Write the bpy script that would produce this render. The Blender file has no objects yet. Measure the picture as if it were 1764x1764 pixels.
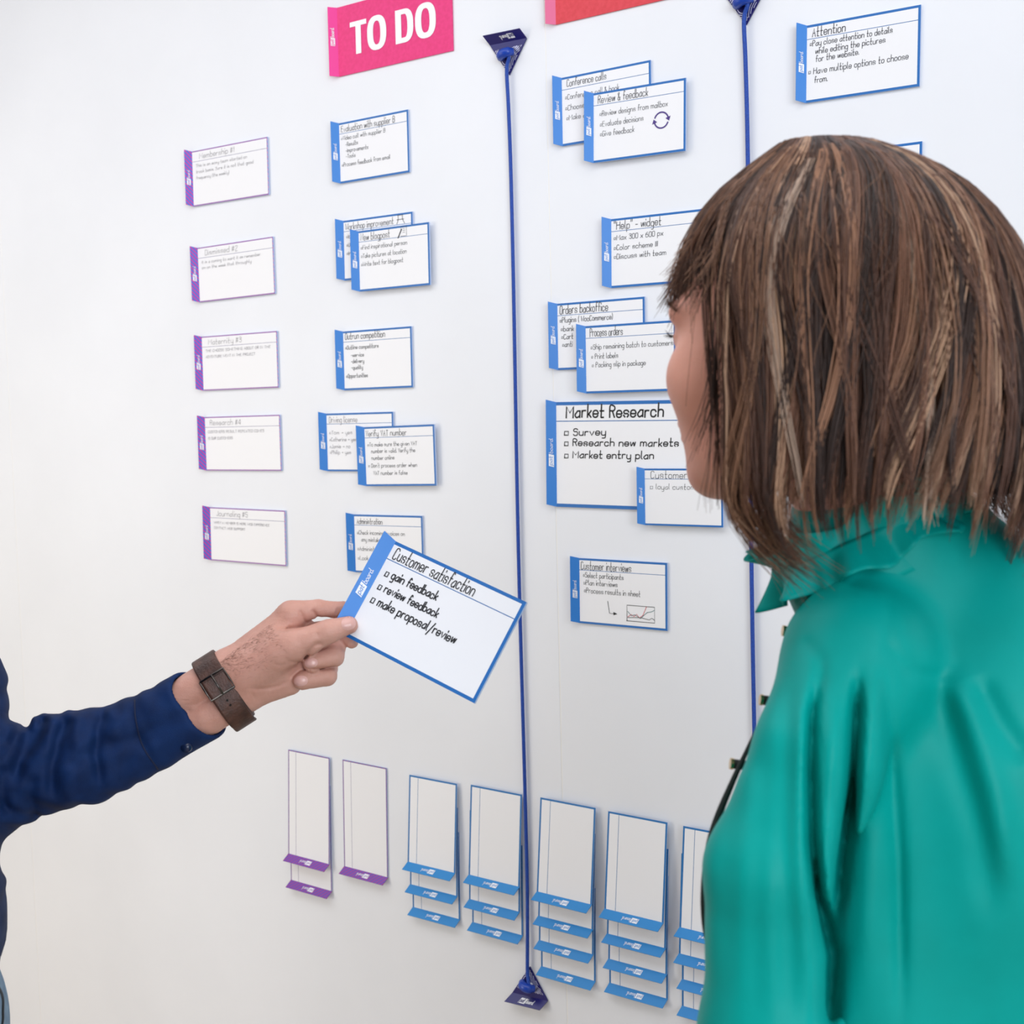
import bpy, math, random
import numpy as np
from mathutils import Matrix, Vector
random.seed(7); RNG = np.random.default_rng(11)
S = bpy.context.scene
COL = S.collection
# ------------------------------------------------------------------ camera
FPX = 2143.3
CAMH = 1.47
CPOS = np.array([0, -1.70546, CAMH])
M = np.array([[0.83114556, 0.55550411, -0.02474371],      # right
              [0.01604971, -0.06844618, -0.9975257],      # down
              [-0.55582324, 0.82869192, -0.06580442]])    # forward
cd = bpy.data.cameras.new('camera'); cam = bpy.data.objects.new('camera', cd); COL.objects.link(cam)
cd.sensor_width = 36; cd.lens = FPX / 1764 * 36; cd.clip_start = .02
mw = Matrix.Identity(4)
for i in range(3):
    mw[i][0] = M[0][i]; mw[i][1] = -M[1][i]; mw[i][2] = -M[2][i]; mw[i][3] = CPOS[i]
cam.matrix_world = mw
cd.dof.use_dof = True; cd.dof.focus_distance = 1.5; cd.dof.aperture_fstop = 11
S.camera = cam
# ------------------------------------------------------------------ world, lights, exposure
S.view_settings.view_transform = 'Standard'; S.view_settings.look = 'None'
S.view_settings.exposure = -0.08; S.view_settings.gamma = 1; S.view_settings.use_curve_mapping = False
W = bpy.data.worlds.new('world'); S.world = W; W.use_nodes = True
bg = W.node_tree.nodes['Background']; bg.inputs[0].default_value = (.90, .94, 1, 1); bg.inputs[1].default_value = .34
def area(name, loc, target, sx, sy, power, col, spread=180):
    l = bpy.data.lights.new(name, 'AREA'); l.spread = math.radians(spread); l.shape = 'RECTANGLE'; l.size = sx; l.size_y = sy; l.energy = power; l.color = col
    o = bpy.data.objects.new(name, l); COL.objects.link(o); o.location = loc
    o.rotation_euler = (Vector(target) - Vector(loc)).to_track_quat('-Z', 'Y').to_euler()
    return o
area('window_daylight', (2.4, -3.0, 2.0), (-.5, -.6, 1.4), 2.2, 1.8, 100, (.86, .93, 1))
area('ceiling_daylight', (-1.7, -1.3, 2.72), (-1.7, -.9, 0), 3.8, 1.0, 30, (.94, .96, 1))
area('left_warm_fill', (-3.6, -2.7, 1.2), (-2.3, 0, .85), 1.5, 1.9, 11, (1, .925, .78), 88)  # added warm fill brightening the left wall, beam narrowed to spare the woman

# ------------------------------------------------------------------ helpers
def srgb(r, g, b):
    f = lambda c: (c / 12.92 if c <= .04045 else ((c + .055) / 1.055) ** 2.4)
    return (f(r / 255), f(g / 255), f(b / 255), 1)
def mat(name, col, rough=.5, spec=.5, **k):
    m = bpy.data.materials.new(name); m.use_nodes = True
    p = m.node_tree.nodes['Principled BSDF']
    p.inputs['Base Color'].default_value = col; p.inputs['Roughness'].default_value = rough
    p.inputs['Specular IOR Level'].default_value = spec
    for a, v in k.items(): p.inputs[a.replace('_', ' ')].default_value = v
    return m
def noise_mix(m, c1, c2, scale, lo=.35, hi=.65, detail=4, bump=0, bscale=None, stretch=None):
    nt = m.node_tree; p = nt.nodes['Principled BSDF']
    tc = nt.nodes.new('ShaderNodeTexCoord'); src = tc.outputs['Object']
    if stretch:
        mp = nt.nodes.new('ShaderNodeMapping'); mp.inputs['Scale'].default_value = stretch
        nt.links.new(src, mp.inputs['Vector']); src = mp.outputs['Vector']
    n = nt.nodes.new('ShaderNodeTexNoise'); n.inputs['Scale'].default_value = scale; n.inputs['Detail'].default_value = detail
    nt.links.new(src, n.inputs['Vector'])
    r = nt.nodes.new('ShaderNodeValToRGB'); r.color_ramp.elements[0].position = lo; r.color_ramp.elements[1].position = hi
    r.color_ramp.elements[0].color = c1; r.color_ramp.elements[1].color = c2
    nt.links.new(n.outputs['Fac'], r.inputs['Fac']); nt.links.new(r.outputs['Color'], p.inputs['Base Color'])
    if bump:
        n2 = nt.nodes.new('ShaderNodeTexNoise'); n2.inputs['Scale'].default_value = bscale or scale; n2.inputs['Detail'].default_value = 6
        nt.links.new(src, n2.inputs['Vector'])
        b = nt.nodes.new('ShaderNodeBump'); b.inputs['Strength'].default_value = bump; b.inputs['Distance'].default_value = .001
        nt.links.new(n2.outputs['Fac'], b.inputs['Height']); nt.links.new(b.outputs['Normal'], p.inputs['Normal'])
    return m
def obj(name, v, f, mats, idx=None, parent=None, smooth=False, off=None):
    me = bpy.data.meshes.new(name)
    v = np.asarray(v, float)
    if off is not None: v = v - np.asarray(off)
    if isinstance(f, np.ndarray):
        n, k = f.shape
        me.vertices.add(len(v)); me.vertices.foreach_set('co', v.astype(np.float32).ravel())
        me.loops.add(n * k); me.loops.foreach_set('vertex_index', f.astype(np.int32).ravel())
        me.polygons.add(n); me.polygons.foreach_set('loop_start', np.arange(0, n * k, k, dtype=np.int32))
        me.update(calc_edges=True)
    else:
        me.from_pydata([tuple(map(float, x)) for x in v], [], [tuple(x) for x in f])
    for m in (mats if isinstance(mats, (list, tuple)) else [mats]): me.materials.append(m)
    if idx is not None: me.polygons.foreach_set('material_index', np.asarray(idx, np.int32))
    me.polygons.foreach_set('use_smooth', np.full(len(me.polygons), smooth)); me.validate(); me.update()
    o = bpy.data.objects.new(name, me); COL.objects.link(o)
    if parent: o.parent = parent
    return o
def thing(name, loc, label, cat, group=None, rot=None):
    o = bpy.data.objects.new(name, None); COL.objects.link(o); o.empty_display_size = .02
    if rot is not None:
        m = Matrix.Identity(4)
        for i in range(3):
            for j in range(3): m[i][j] = rot[i][j]
            m[i][3] = loc[i]
        o.matrix_world = m
    else: o.location = loc
    o['label'] = label; o['category'] = cat
    if group: o['group'] = group
    return o
def tag(o, label, cat, group=None):
    o['label'] = label; o['category'] = cat
    if group: o['group'] = group
    return o
def box(lo, hi):
    x0, y0, z0 = lo; x1, y1, z1 = hi
    v = [(x0, y0, z0), (x1, y0, z0), (x1, y1, z0), (x0, y1, z0), (x0, y0, z1), (x1, y0, z1), (x1, y1, z1), (x0, y1, z1)]
    return v, [(0, 3, 2, 1), (4, 5, 6, 7), (0, 1, 5, 4), (1, 2, 6, 5), (2, 3, 7, 6), (3, 0, 4, 7)]
class MB:
    def __init__(s): s.v = []; s.f = []; s.m = []
    def add(s, v, f, m=0):
        n = len(s.v); s.v += [tuple(map(float, x)) for x in v]; s.f += [tuple(i + n for i in q) for q in f]; s.m += [m] * len(f)
        return s
    def build(s, name, mats, parent=None, smooth=False, off=None):
        return obj(name, s.v, s.f, mats, s.m, parent, smooth, off)
def tube(path, rad, n=8, cap=True, flat=None):
    path = np.asarray(path, float); k = len(path); rad = np.broadcast_to(np.asarray(rad, float), (k,))
    t = np.gradient(path, axis=0); t /= np.linalg.norm(t, axis=1)[:, None] + 1e-12
    a = np.array([0, 0, 1.]) if abs(t[0, 2]) < .9 else np.array([1., 0, 0]); v = []; f = []
    u = np.cross(t[0], a); u /= np.linalg.norm(u)
    for i in range(k):
        u = u - t[i] * (u @ t[i]); u /= np.linalg.norm(u); w = np.cross(t[i], u)
        for j in range(n):
            an = 2 * math.pi * j / n
            v.append(path[i] + rad[i] * (math.cos(an) * u + math.sin(an) * w))
    for i in range(k - 1):
        for j in range(n):
            f.append((i * n + j, i * n + (j + 1) % n, (i + 1) * n + (j + 1) % n, (i + 1) * n + j))
    if cap: f.append(tuple(range(n - 1, -1, -1))); f.append(tuple((k - 1) * n + j for j in range(n)))
    return v, f
def spline(pts, n=8):
    P = np.asarray(pts, float); out = []
    if len(P) < 3: return P
    Q = np.vstack([2 * P[0] - P[1], P, 2 * P[-1] - P[-2]])
    for i in range(1, len(Q) - 2):
        a, b, c, d = Q[i - 1:i + 3]
        for t in np.linspace(0, 1, n, endpoint=False):
            out.append(.5 * (2 * b + (c - a) * t + (2 * a - 5 * b + 4 * c - d) * t * t + (3 * b - a - 3 * c + d) * t ** 3))
    out.append(P[-1]); return np.array(out)
def q(px, py, d):            # point at photo position and depth, camera axes (right, down, forward)
    return np.array([(px - 882) / FPX * d, (py - 882) / FPX * d, d])
def cw(P): return np.asarray(P) @ M + CPOS      # camera axes -> world
def wall_pt(px, py):
    d = np.array([(px - 882) / FPX, (py - 882) / FPX, 1]) @ M; s = -CPOS[1] / d[1]
    return d[0] * s, CAMH + d[2] * s

# ------------------------------------------------------------------ materials
m_wall = noise_mix(mat('whiteboard_laminate', srgb(232, 231, 233), .42, .35), srgb(231, 233, 240), srgb(235, 237, 244), 3)
m_plaster = mat('white_plaster', srgb(238, 237, 234), .8)
m_floor = noise_mix(mat('beige_wood_floor', srgb(190, 165, 130), .5), srgb(176, 156, 130), srgb(198, 178, 152), 6, stretch=(1, 9, 1))
m_white = mat('card_white', srgb(238, 238, 243), .38, .4)
m_edge = mat('card_edge', srgb(186, 202, 236), .5)
m_border = mat('card_blue_border', srgb(22, 104, 180), .45)
m_flap = mat('card_blue_flap', srgb(42, 126, 212), .42)
m_line = mat('header_line_blue', srgb(40, 104, 168), .5)
m_gline = mat('header_line_grey', srgb(140, 136, 168), .5)
m_cyan = mat('blank_card_blue_flap', srgb(4, 128, 200), .42)
m_cyanb = mat('blank_card_blue_border', srgb(14, 110, 178), .45)
m_ink = mat('black_ink', srgb(28, 28, 34), .5)
m_ink2 = mat('thin_black_ink', srgb(58, 58, 66), .5)
m_grey = mat('grey_pencil', srgb(146, 144, 150), .6)
m_pink = noise_mix(mat('magenta_card', srgb(236, 38, 128), .45), srgb(224, 28, 116), srgb(232, 40, 126), 160)
m_red = noise_mix(mat('red_card', srgb(214, 50, 66), .45), srgb(210, 46, 62), srgb(218, 58, 74), 160)
m_redflap = mat('rose_flap', srgb(228, 104, 150), .45)
m_navy = mat('navy_plate', srgb(26, 22, 104), .35)
m_knob = mat('blue_plastic_knob', srgb(14, 62, 168), .3)
m_cord = noise_mix(mat('blue_cord', srgb(18, 64, 158), .6), srgb(14, 56, 146), srgb(24, 76, 176), 600)
m_logo = mat('logo_white', srgb(244, 244, 250), .5)
def striped(name, cb, cm, bg=None):
    m = mat(name, cb, .45); nt = m.node_tree; p = nt.nodes['Principled BSDF']
    tc = nt.nodes.new('ShaderNodeTexCoord'); w = nt.nodes.new('ShaderNodeTexWave'); w.bands_direction = 'DIAGONAL'; mp = nt.nodes.new('ShaderNodeMapping'); mp.inputs['Scale'].default_value = (1.6, 1, .3); nt.links.new(tc.outputs['Object'], mp.inputs['Vector'])
    w.inputs['Scale'].default_value = 80; nt.links.new(mp.outputs['Vector'], w.inputs['Vector'])
    r = nt.nodes.new('ShaderNodeValToRGB'); r.color_ramp.interpolation = 'CONSTANT'
    r.color_ramp.elements[0].color = cb; r.color_ramp.elements[1].color = cm; r.color_ramp.elements[1].position = .6
    nt.links.new(w.outputs['Fac'], r.inputs['Fac']); nt.links.new(r.outputs['Color'], p.inputs['Base Color']); return m
m_stripe = striped('purple_pink_stripes', srgb(80, 104, 206), srgb(196, 50, 160))
m_stripeb = striped('purple_pink_border', srgb(96, 104, 184), srgb(196, 90, 150))
m_stripe2 = striped('violet_stripes', srgb(96, 66, 170), srgb(150, 52, 140))
m_stripe2b = striped('violet_border', srgb(96, 92, 166), srgb(150, 74, 140))

# ------------------------------------------------------------------ setting: panelled whiteboard wall, floor, ceiling
def struct(name, lo, hi, m, bev=0):
    v, f = box(lo, hi); o = obj(name, v, f, m); o['kind'] = 'structure'
    if bev:
        b = o.modifiers.new('bevel', 'BEVEL'); b.width = bev; b.segments = 2
    return o
X1, X2, G = -2.4965, -1.0585, .0008
for n, a, b in (('wall_left', -3.93, X1 - G), ('wall_centre', X1 + G, X2 - G), ('wall_right', X2 + G, .37 - G), ('wall_far_right', .37 + G, 2.2)):
    struct(n, (a, 0, 0), (b, .018, 2.8), m_wall, .0006)
m_seam = mat('seam_filler', srgb(240, 238, 236), .6)
struct('wall_back', (-4.6, .012, 0), (2.4, .10, 2.8), m_seam)
for i, x in enumerate((X1, X2, .37)): struct('trim_%d' % (i + 1), (x - G * .98, .0005, 0), (x + G * .98, .0115, 2.8), m_seam)
struct('floor', (-4.7, -4.2, -.06), (2.8, .1, 0), m_floor)
struct('ceiling', (-4.7, -4.2, 2.8), (2.8, .1, 2.9), m_plaster)
struct('wall_side', (-4.7, -4.2, 0), (-4.6, .1, 2.8), m_plaster)

# ------------------------------------------------------------------ handwriting
GL = {'a': '4727160504132344 4743', 'b': '0b03 0617374644331304', 'c': '4637170604133344', 'd': '4b43 4637170604133344',
 'e': '05454637170604133344', 'f': '3a2b1a13 0737', 'g': '4637170604133344 47413010', 'h': '0b03 0617374643', 'i': '0703 0a09',
 'j': '171100 1a19', 'k': '0b03 3704 1533', 'l': '0b0413', 'm': '0703 0617273633 3647576663', 'n': '0703 0617374643',
 'o': '170604133344463717', 'p': '0700 0617374644331304', 'q': '4740 4637170604133344', 'r': '0703 06172737',
 's': '4637170615354433 1304', 't': '1b141333 0737', 'u': '0704133344 4743', 'v': '072347', 'w': '0713374357', 'x': '0743 4703',
 'y': '0704133344 47413010', 'z': '07470343', 'A': '032a43 1636', 'B': '030a3a49483707 3746443303', 'C': '493a1a0904133344',
 'D': '030a2a49442303', 'E': '4a0a0343 0737', 'F': '4a0a03 0737', 'G': '493a1a09041333444626', 'H': '0a03 5a53 0757', 'I': '0a03',
 'J': '3a34231304', 'K': '0a03 4a06 1743', 'L': '0a0343', 'M': '030a366a63', 'N': '030a535a', 'O': '1a0904133344493a1a',
 'P': '030a3a49483707', 'R': '030a3a49483707 2743', 'S': '493a1a090817374644331304', 'T': '0a4a 2a23', 'U': '0a041333444a',
 'V': '0a234a', 'W': '0a1337536a', 'Y': '0a274a 2723', 'X': '0a43 4a03', 'Z': '0a4a0343', 'Q': '1a0904133344493a1a 2542', '7': '0a4a13', '8': '1738493a1a0918374644330413 1738', '9': '4739 1a09081737484a', '0': '1a0904133344493a1a', '1': '081a13', '2': '091a3a490343',
 '3': '091a3a4938173746443304', '4': '333a0545', '5': '4a0a073746443304', '6': '3a080413334446371706', '#': '1a03 3a23 0848 0545',
 '&': '43091a2a2905041323 2346', '-': '0636', '.': '0304', '(': '1b080512', ')': '0b181502', '/': '004b', '"': '0b09 2b29',
 "'": '0b09', '[': '0307474303', '~': '0407373404', '>': '0646 3746 3546', ':': '0304 0607'}
CH = {c: i for i, c in enumerate('0123456789abcdef')}
def ribbon(mb, P, w, z, m=0):
    P = np.asarray(P, float); k = len(P)
    t = np.gradient(P, axis=0); t /= np.linalg.norm(t, axis=1)[:, None] + 1e-12
    n = np.stack([-t[:, 1], t[:, 0]], 1) * w / 2
    P = P.copy(); P[0] -= t[0] * w * .4; P[-1] += t[-1] * w * .4
    v = [(a[0], a[1], z) for a in P + n] + [(a[0], a[1], z) for a in P - n]
    mb.add(v, [(i, i + k, i + k + 1, i + 1) for i in range(k - 1)], m)
def write(mb, text, x, y, h, z, w, width=None, m=0, slant=.06, jit=.25, ang=0):
    """text with its baseline at (x, y); h = height of a capital"""
    u = h / 7; adv = 0; st = []
    for c in text:
        if c == ' ': adv += 3.2; continue
        jy = random.uniform(-jit, jit); mx = 0
        for s in GL[c].split():
            P = [(CH[s[i]], CH[s[i + 1]] - 3 + jy) for i in range(0, len(s), 2)]
            mx = max(mx, max(p[0] for p in P))
            P = spline(P, 4) if len(P) > 3 and c not in '[~#EFHTLMNWVA' else np.array(P, float)
            st.append(np.array([(p[0] * .92 + adv + slant * p[1], p[1]) for p in P]))
        adv += mx * .92 + 1.7
    sx = u if width is None else width / adv
    ca, sa = math.cos(ang), math.sin(ang)
    for P in st:
        Q = P * np.array([sx, u]); R = np.stack([Q[:, 0] * ca - Q[:, 1] * sa, Q[:, 0] * sa + Q[:, 1] * ca], 1) + (x, y)
        ribbon(mb, R, w, z, m)

# ------------------------------------------------------------------ cards
WB, WP, HC = .15564, .20225, .105
FA, FS, FN = .0115, .0036, .0098        # flap vector: sideways, slipped along the fold, out of the wall
def card_parts(root, w, h, mf, mb_, ml, k=1, ms=None, th=.003, flap=(FA, FS, FN), border=.0034, header=.178, texts=(), ink=None, sw=.00068, logo=True, art=None):
    b = border * k; hl = .0009 * k; hy = -header * h; mb = MB()
    xs = [0, w - b, w]; ys = [0, -b, hy, hy - hl, -h + b, -h]
    for j in range(5):
        for i in range(2):
            mm = 1 if (i == 1 or j in (0, 4)) else (2 if j == 2 else 0)
            mb.add([(xs[i], ys[j], th), (xs[i + 1], ys[j], th), (xs[i + 1], ys[j + 1], th), (xs[i], ys[j + 1], th)], [(3, 2, 1, 0)], mm)
    v, f = box((0, -h, 0), (w, 0, th)); mb.add(v, [f[0]] + f[2:], 3)
    mb.build('card_face', [m_white, mb_, ml, m_edge], root)
    fx, fs, fn = (c * (k if k < 1.2 else 1.12) for c in flap); t = .0011
    # flap: outer edge carries a tiny thickness along the face normal of the flap
    nrm = np.cross(np.array([0, 1., 0]), np.array([-fx, fs, fn])); nrm = nrm / np.linalg.norm(nrm)
    if nrm[2] < 0: nrm = -nrm
    F = [np.array(p, float) for p in ((0, 0, th), (0, -h, th), (-fx, -h + fs, th + fn), (-fx, fs, th + fn))]
    V = F + [p - nrm * t for p in F]
    fl = obj('flap', V, [(0, 3, 2, 1), (4, 5, 6, 7), (0, 1, 5, 4), (1, 2, 6, 5), (2, 3, 7, 6), (3, 0, 4, 7)], mf, None, root)
    if logo:
        lg = MB(); fw = math.hypot(fx, fn); ex = np.array([-fx, fs, fn]) / fw; ey = np.array([0, 1., 0]); o0 = np.array([0, -h, th]) + nrm * .0004
        def M2(c, r): return o0 + ex * c + ey * r
        tmp = MB(); c0, c1, r0, r1 = .26 * fw, .76 * fw, .375 * h, .49 * h
        tmp.add([(c1, r0, 0), (c0, r0, 0), (c0, r1, 0), (c1, r1, 0)], [(0, 1, 2, 3)], 0)
        sub = MB(); write(sub, 'pat', 0, 0, fw * .31, 0, fw * .04, width=(r1 - r0) * .8, jit=0, slant=0)
        for vv, ff in zip([sub.v], [sub.f]):
            tmp.add([(c0 + fw * .16 - 0 + (fw * .0) + y, r0 + (r1 - r0) * .12 + x, 1) for x, y, z in vv], ff, 1)
        sub = MB(); write(sub, 'board.', 0, 0, fw * .31, 0, fw * .04, width=.15 * h, jit=0, slant=0)
        tmp.add([(c0 + fw * .12 + y, r1 + .012 * h + x, 0) for x, y, z in sub.v], sub.f, 0)
        # c runs outwards from the fold, so text "up" points to the outer edge
        lg.add([M2(c, r) + nrm * (.0002 * z) for c, r, z in tmp.v], tmp.f); lg.m = tmp.m
        lg.build('logo', [m_logo, mf], fl)
    if texts:
        tx = MB()
        for ti, T in enumerate(texts):
            s, u0, v0, ch = T[:4]; wd = (T[4] - u0) * w if len(T) > 4 and T[4] else None
            write(tx, s, u0 * w, -v0 * h, ch * h, th + .0003, (T[5] if len(T) > 5 else sw * (1.3 if ti == 0 else 1)) * k, wd)
        tx.build('handwriting', [ink or m_ink2], root)
    if art:
        a = MB(); ms_ = art(a, w, h, th + .0004); a.build('drawing', ms_, root)
def wall_rot(a):
    c, s = math.cos(a), math.sin(a)
    return [(c, -s, 0), (0, 0, -1), (s, c, 0)]
def card(cx, cz, a, w, h, label, mats, off=0, group=None, name='task_card', tl=None, **k):
    """card centred on (cx, cz) on the wall (camera-level height) or by its top left fold corner tl"""
    c, s = math.cos(a), math.sin(a)
    if tl is None: x = cx - w / 2 * c - h / 2 * s; z = cz + CAMH - w / 2 * s + h / 2 * c
    else: x, z = tl
    r = thing(name, (x, -.0006 - off, z), label, 'card', group, wall_rot(a))
    card_parts(r, w, h, mats[0], mats[1], mats[2], **k)
    return r
BL = (m_flap, m_border, m_line); PU = (m_stripe, m_stripeb, m_gline)
rd = math.radians
g1 = 'blue-edged task cards pinned on the wall'; g2 = 'purple striped cards in the left column'
def icon_easel(a, w, h, z):
    for P in (((.78, .10), (.88, .10)), ((.79, .03), (.87, .03)), ((.80, .03), (.80, .10)), ((.86, .03), (.86, .10)), ((.80, .10), (.78, .17)), ((.86, .10), (.89, .17))):
        ribbon(a, [(u * w, -v * h) for u, v in P], .0009, z)
    return [m_ink2]
def icon_pen(a, w, h, z):
    ribbon(a, [(.57 * w, -.19 * h), (.62 * w, -.06 * h)], .0022, z)
    ribbon(a, [(u * w, -v * h) for u, v in ((.61, .17), (.69, .17), (.69, .02), (.61, .02), (.61, .10))], .0007, z)
    for v in (.05, .08, .11): ribbon(a, [(.635 * w, -v * h), (.67 * w, -v * h)], .0005, z)
    return [m_ink2]
m_violet = mat('violet_marker', srgb(70, 44, 130), .5); m_rmark = mat('red_marker', srgb(214, 60, 74), .5); m_tmark = mat('teal_marker', srgb(24, 110, 116), .5)
def icon_cycle(a, w, h, z):
    c = np.array([.745 * w, -.53 * h]); r = .0115
    for s in (0, math.pi):
        an = np.linspace(.35 + s, 2.75 + s, 14); ribbon(a, [c + r * np.array([math.cos(t), math.sin(t)]) for t in an], .0022, z)
        e = c + r * np.array([math.cos(.3 + s), math.sin(.3 + s)]); t = np.array([math.sin(.3 + s), -math.cos(.3 + s)]); n = np.array([-t[1], t[0]])
        a.add([(*(e + n * .0044), z), (*(e - n * .0044), z), (*(e + t * .006), z)], [(0, 1, 2)])
    return [m_violet]
def icon_chart(a, w, h, z):
    R = lambda P, ww, m: ribbon(a, [(u * w, -v * h) for u, v in P], ww, z + m * .00003, m)
    R([(.33, .63), (.35, .81), (.40, .81)], .0009, 0)
    a.add([(.395 * w, -.785 * h, z), (.395 * w, -.835 * h, z), (.44 * w, -.81 * h, z)], [(0, 1, 2)], 0)
    R([(.55, .90), (.55, .665), (.86, .665), (.86, .90), (.545, .90)], .0009, 0)
    R([(.56, .84), (.60, .80), (.63, .83), (.66, .79), (.69, .84), (.73, .80), (.77, .67)], .0008, 1)
    R([(.56, .76), (.60, .82), (.64, .80), (.70, .85), (.78, .75), (.82, .74), (.86, .71)], .0008, 2)
    R([(.56, .85), (.66, .84), (.72, .84), (.80, .86), (.83, .83), (.86, .86)], .0008, 0)
    return [m_ink, m_rmark, m_tmark]
T1 = .158
# first column: purple
P_ = [('membership', -1.7668, .5001, -.58, 'Membership #1', .10, .58, [('This is an easy team started on', .05, .30, .052, .74), ('track basis. Sure it is not that good', .05, .41, .052, .82), ('frequency (the weekly)', .05, .52, .052, .50)], 'purple-striped card headed Membership, topmost of the left column'),
      ('d', -1.7613, .3162, .14, 'Dismissed #2', .10, .55, [('It is a coming to want it as remember', .05, .30, .05, .84), ('on on the week that throughly', .05, .40, .05, .72)], 'purple-striped card with heading number 2, second from top of the left column'),
      ('m', -1.7607, .1433, -.49, 'Maternity #3', .09, .55, [('THE CHOOSE SOMETHING ABOUT OR IN THE', .05, .29, .045, .92), ('ADVENTURE WENT IN THE PROJECT', .05, .40, .045, .72)], 'purple-striped card headed with number 3, middle of the left column'),
      ('r', -1.7611, -.0129, -.27, 'Research #4', .07, .50, [('CUSTOMERS RESULT REPEATED COMES', .04, .30, .045, .80), ('IS OUR CUSTOMERS', .04, .42, .045, .38)], 'purple-striped card headed with number 4, fourth down the left column'),
      ('j', -1.7572, -.1916, -1.06, 'Journaling #5', .09, .52, [('WHEN A MEMBER IS HERE WEB EXPERIENCE', .05, .30, .04, .80), ('CONTACT WEB SUPPORT', .05, .40, .04, .48)], 'purple-striped card headed with number 5, lowest of the left column')]
for n, x, z, a, ti, u0, u1, tx, lb in P_:
    card(x, z, rd(a), WP, HC, lb, PU, group=g2, texts=[(ti, u0, T1 - .005, .092, u1)] + tx, ink=m_grey, sw=.00062, header=.19, border=.0022)
def bc(x, z, a, lb, texts, off=0, **k):
    return card(x, z, rd(a), WB, HC, lb, BL, off, g1, texts=texts, **k)
bc(-1.412, .496, -.3, 'blue-edged card headed Evaluation with supplier B, below the magenta sign', [('Evaluation with supplier B', .03, T1, .098, .82), ('~Video call with supplier B', .03, .29, .062, .68), ('-Results', .09, .40, .062, .28), ('-Improvements', .09, .505, .062, .43), ('-Tools', .09, .60, .062, .24), ('~Process feedback from email', .03, .73, .062, .74)])
bc(-1.4094, .3247, -.65, 'blue-edged card headed Workshop improvement, behind the blogpost card', [('Workshop improvement', .03, T1, .10, .74), ('~Ideas', .04, .30, .06), ('~Update', .04, .44, .06), ('~Inform', .04, .58, .06)], art=icon_easel)
bc(-1.3703, .3018, -.51, 'blue-edged card headed New blogpost with a small pen drawing', [('New blogpost', .03, T1, .105, .46), ('~Find inspirational person', .03, .31, .066, .70), ('~Take pictures at location', .03, .45, .066, .69), ('~Write text for blogpost', .03, .585, .066, .64)], off=.0056, art=icon_pen)
bc(-1.4187, .1305, -.31, 'blue-edged card headed Outrun competition, alone in the second column', [('Outrun competition', .03, T1 - .02, .10, .63), ('~Outline competitors', .03, .31, .062, .53), ('-service', .11, .44, .06, .31), ('-delivery', .11, .545, .06, .31), ('-quality', .11, .65, .06, .29), ('~Opportunities', .03, .79, .062, .36)], sw=.0008)
bc(-1.4654, -.015, -.35, 'blue-edged card with a faint heading, tucked behind the VAT card', [('Driving license', .04, T1, .095, .48), ('~Tom > yes', .04, .36, .06, .40), ('~Catherine > yes', .04, .48, .06, .46), ('~Jamie > no', .04, .60, .06, .36), ('~Philip > yes', .04, .70, .06, .37)], ink=m_grey)
bc(-1.3707, -.0403, .57, 'blue-edged card headed Verify VAT number, overlapping a fainter card', [('Verify VAT number', .02, T1, .095, .62), ('~To make sure the given VAT', .04, .33, .062, .76), ('number is valid. Verify the', .09, .44, .062, .73), ('number online', .09, .555, .062, .43), ("~ Don't process order when", .04, .685, .062, .75), ('VAT number is false', .11, .81, .062, .61)], off=.0056)
bc(-1.4069, -.1975, -.02, 'blue-edged card headed Administration, half covered by the held card', [('Administration', .04, T1, .085, .43), ('~Check incoming invoices on', .04, .34, .065, .75), ('any mistakes', .10, .46, .065, .42), ('~Administrate', .04, .62, .065, .42), ('~Look at mail', .04, .78, .065, .42)])
bc(-.9501, .4943, -.29, 'blue-edged card headed Conference calls, behind the review card', [('Conference calls', .06, T1 - .015, .10, .52), ('~Conference call & book', .04, .33, .072, .66), ('~Choose tool', .04, .49, .072, .40), ('~Make agenda', .05, .635, .072, .45)])
bc(-.891, .458, -1.37, 'blue-edged card headed Review and feedback with a violet arrow circle', [('Review & feedback', .05, T1, .105, .61), ('~Review designs from mailbox', .07, .345, .072, .82), ('~Evaluate decisions', .075, .495, .072, .56), ('~Give feedback', .075, .635, .072, .46)], off=.0056, art=icon_cycle)
bc(-.9674, .1453, -.41, 'blue-edged card headed Orders backoffice, behind the process card', [('Orders backoffice', .03, T1, .12, .60), ('~Plugins ( WooCommerce)', .03, .29, .075, .65), ('~bank', .04, .42, .07, .20), ('~Cart', .045, .54, .07, .19), ('~anti', .055, .655, .07, .18)], sw=.00085)
bc(-.937, -.2602, -.7, 'blue-edged card headed Customer interviews with a small line chart', [('Customer interviews', .02, T1 + .01, .115, .61), ('~Select participants', .045, .29, .072, .52), ('~Plan interviews', .05, .405, .072, .45), ('~Process results in sheet', .055, .525, .075, .71)], ink=m_ink, art=icon_chart)
bc(-.5525, .4945, -1.3, 'blue-edged card headed Attention, upper right of the woman', [('Attention', .05, T1, .105, .36), ('~Pay close attention to details', .03, .28, .07, .77), ('while editing the pictures', .08, .385, .07, .71), ('for the website.', .085, .485, .07, .48), ('~ Have multiple options to choose', .02, .64, .075, .91), ('from.', .075, .755, .07, .20)], sw=.0008)
def tlc(px, py): x, z = wall_pt(px, py); return (x, z)
def bct(px, py, a, lb, texts, off=0, w=WB, h=HC, **k):
    return card(0, 0, rd(a), w, h, lb, BL, off, g1, tl=tlc(px, py), texts=texts, **k)
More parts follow.
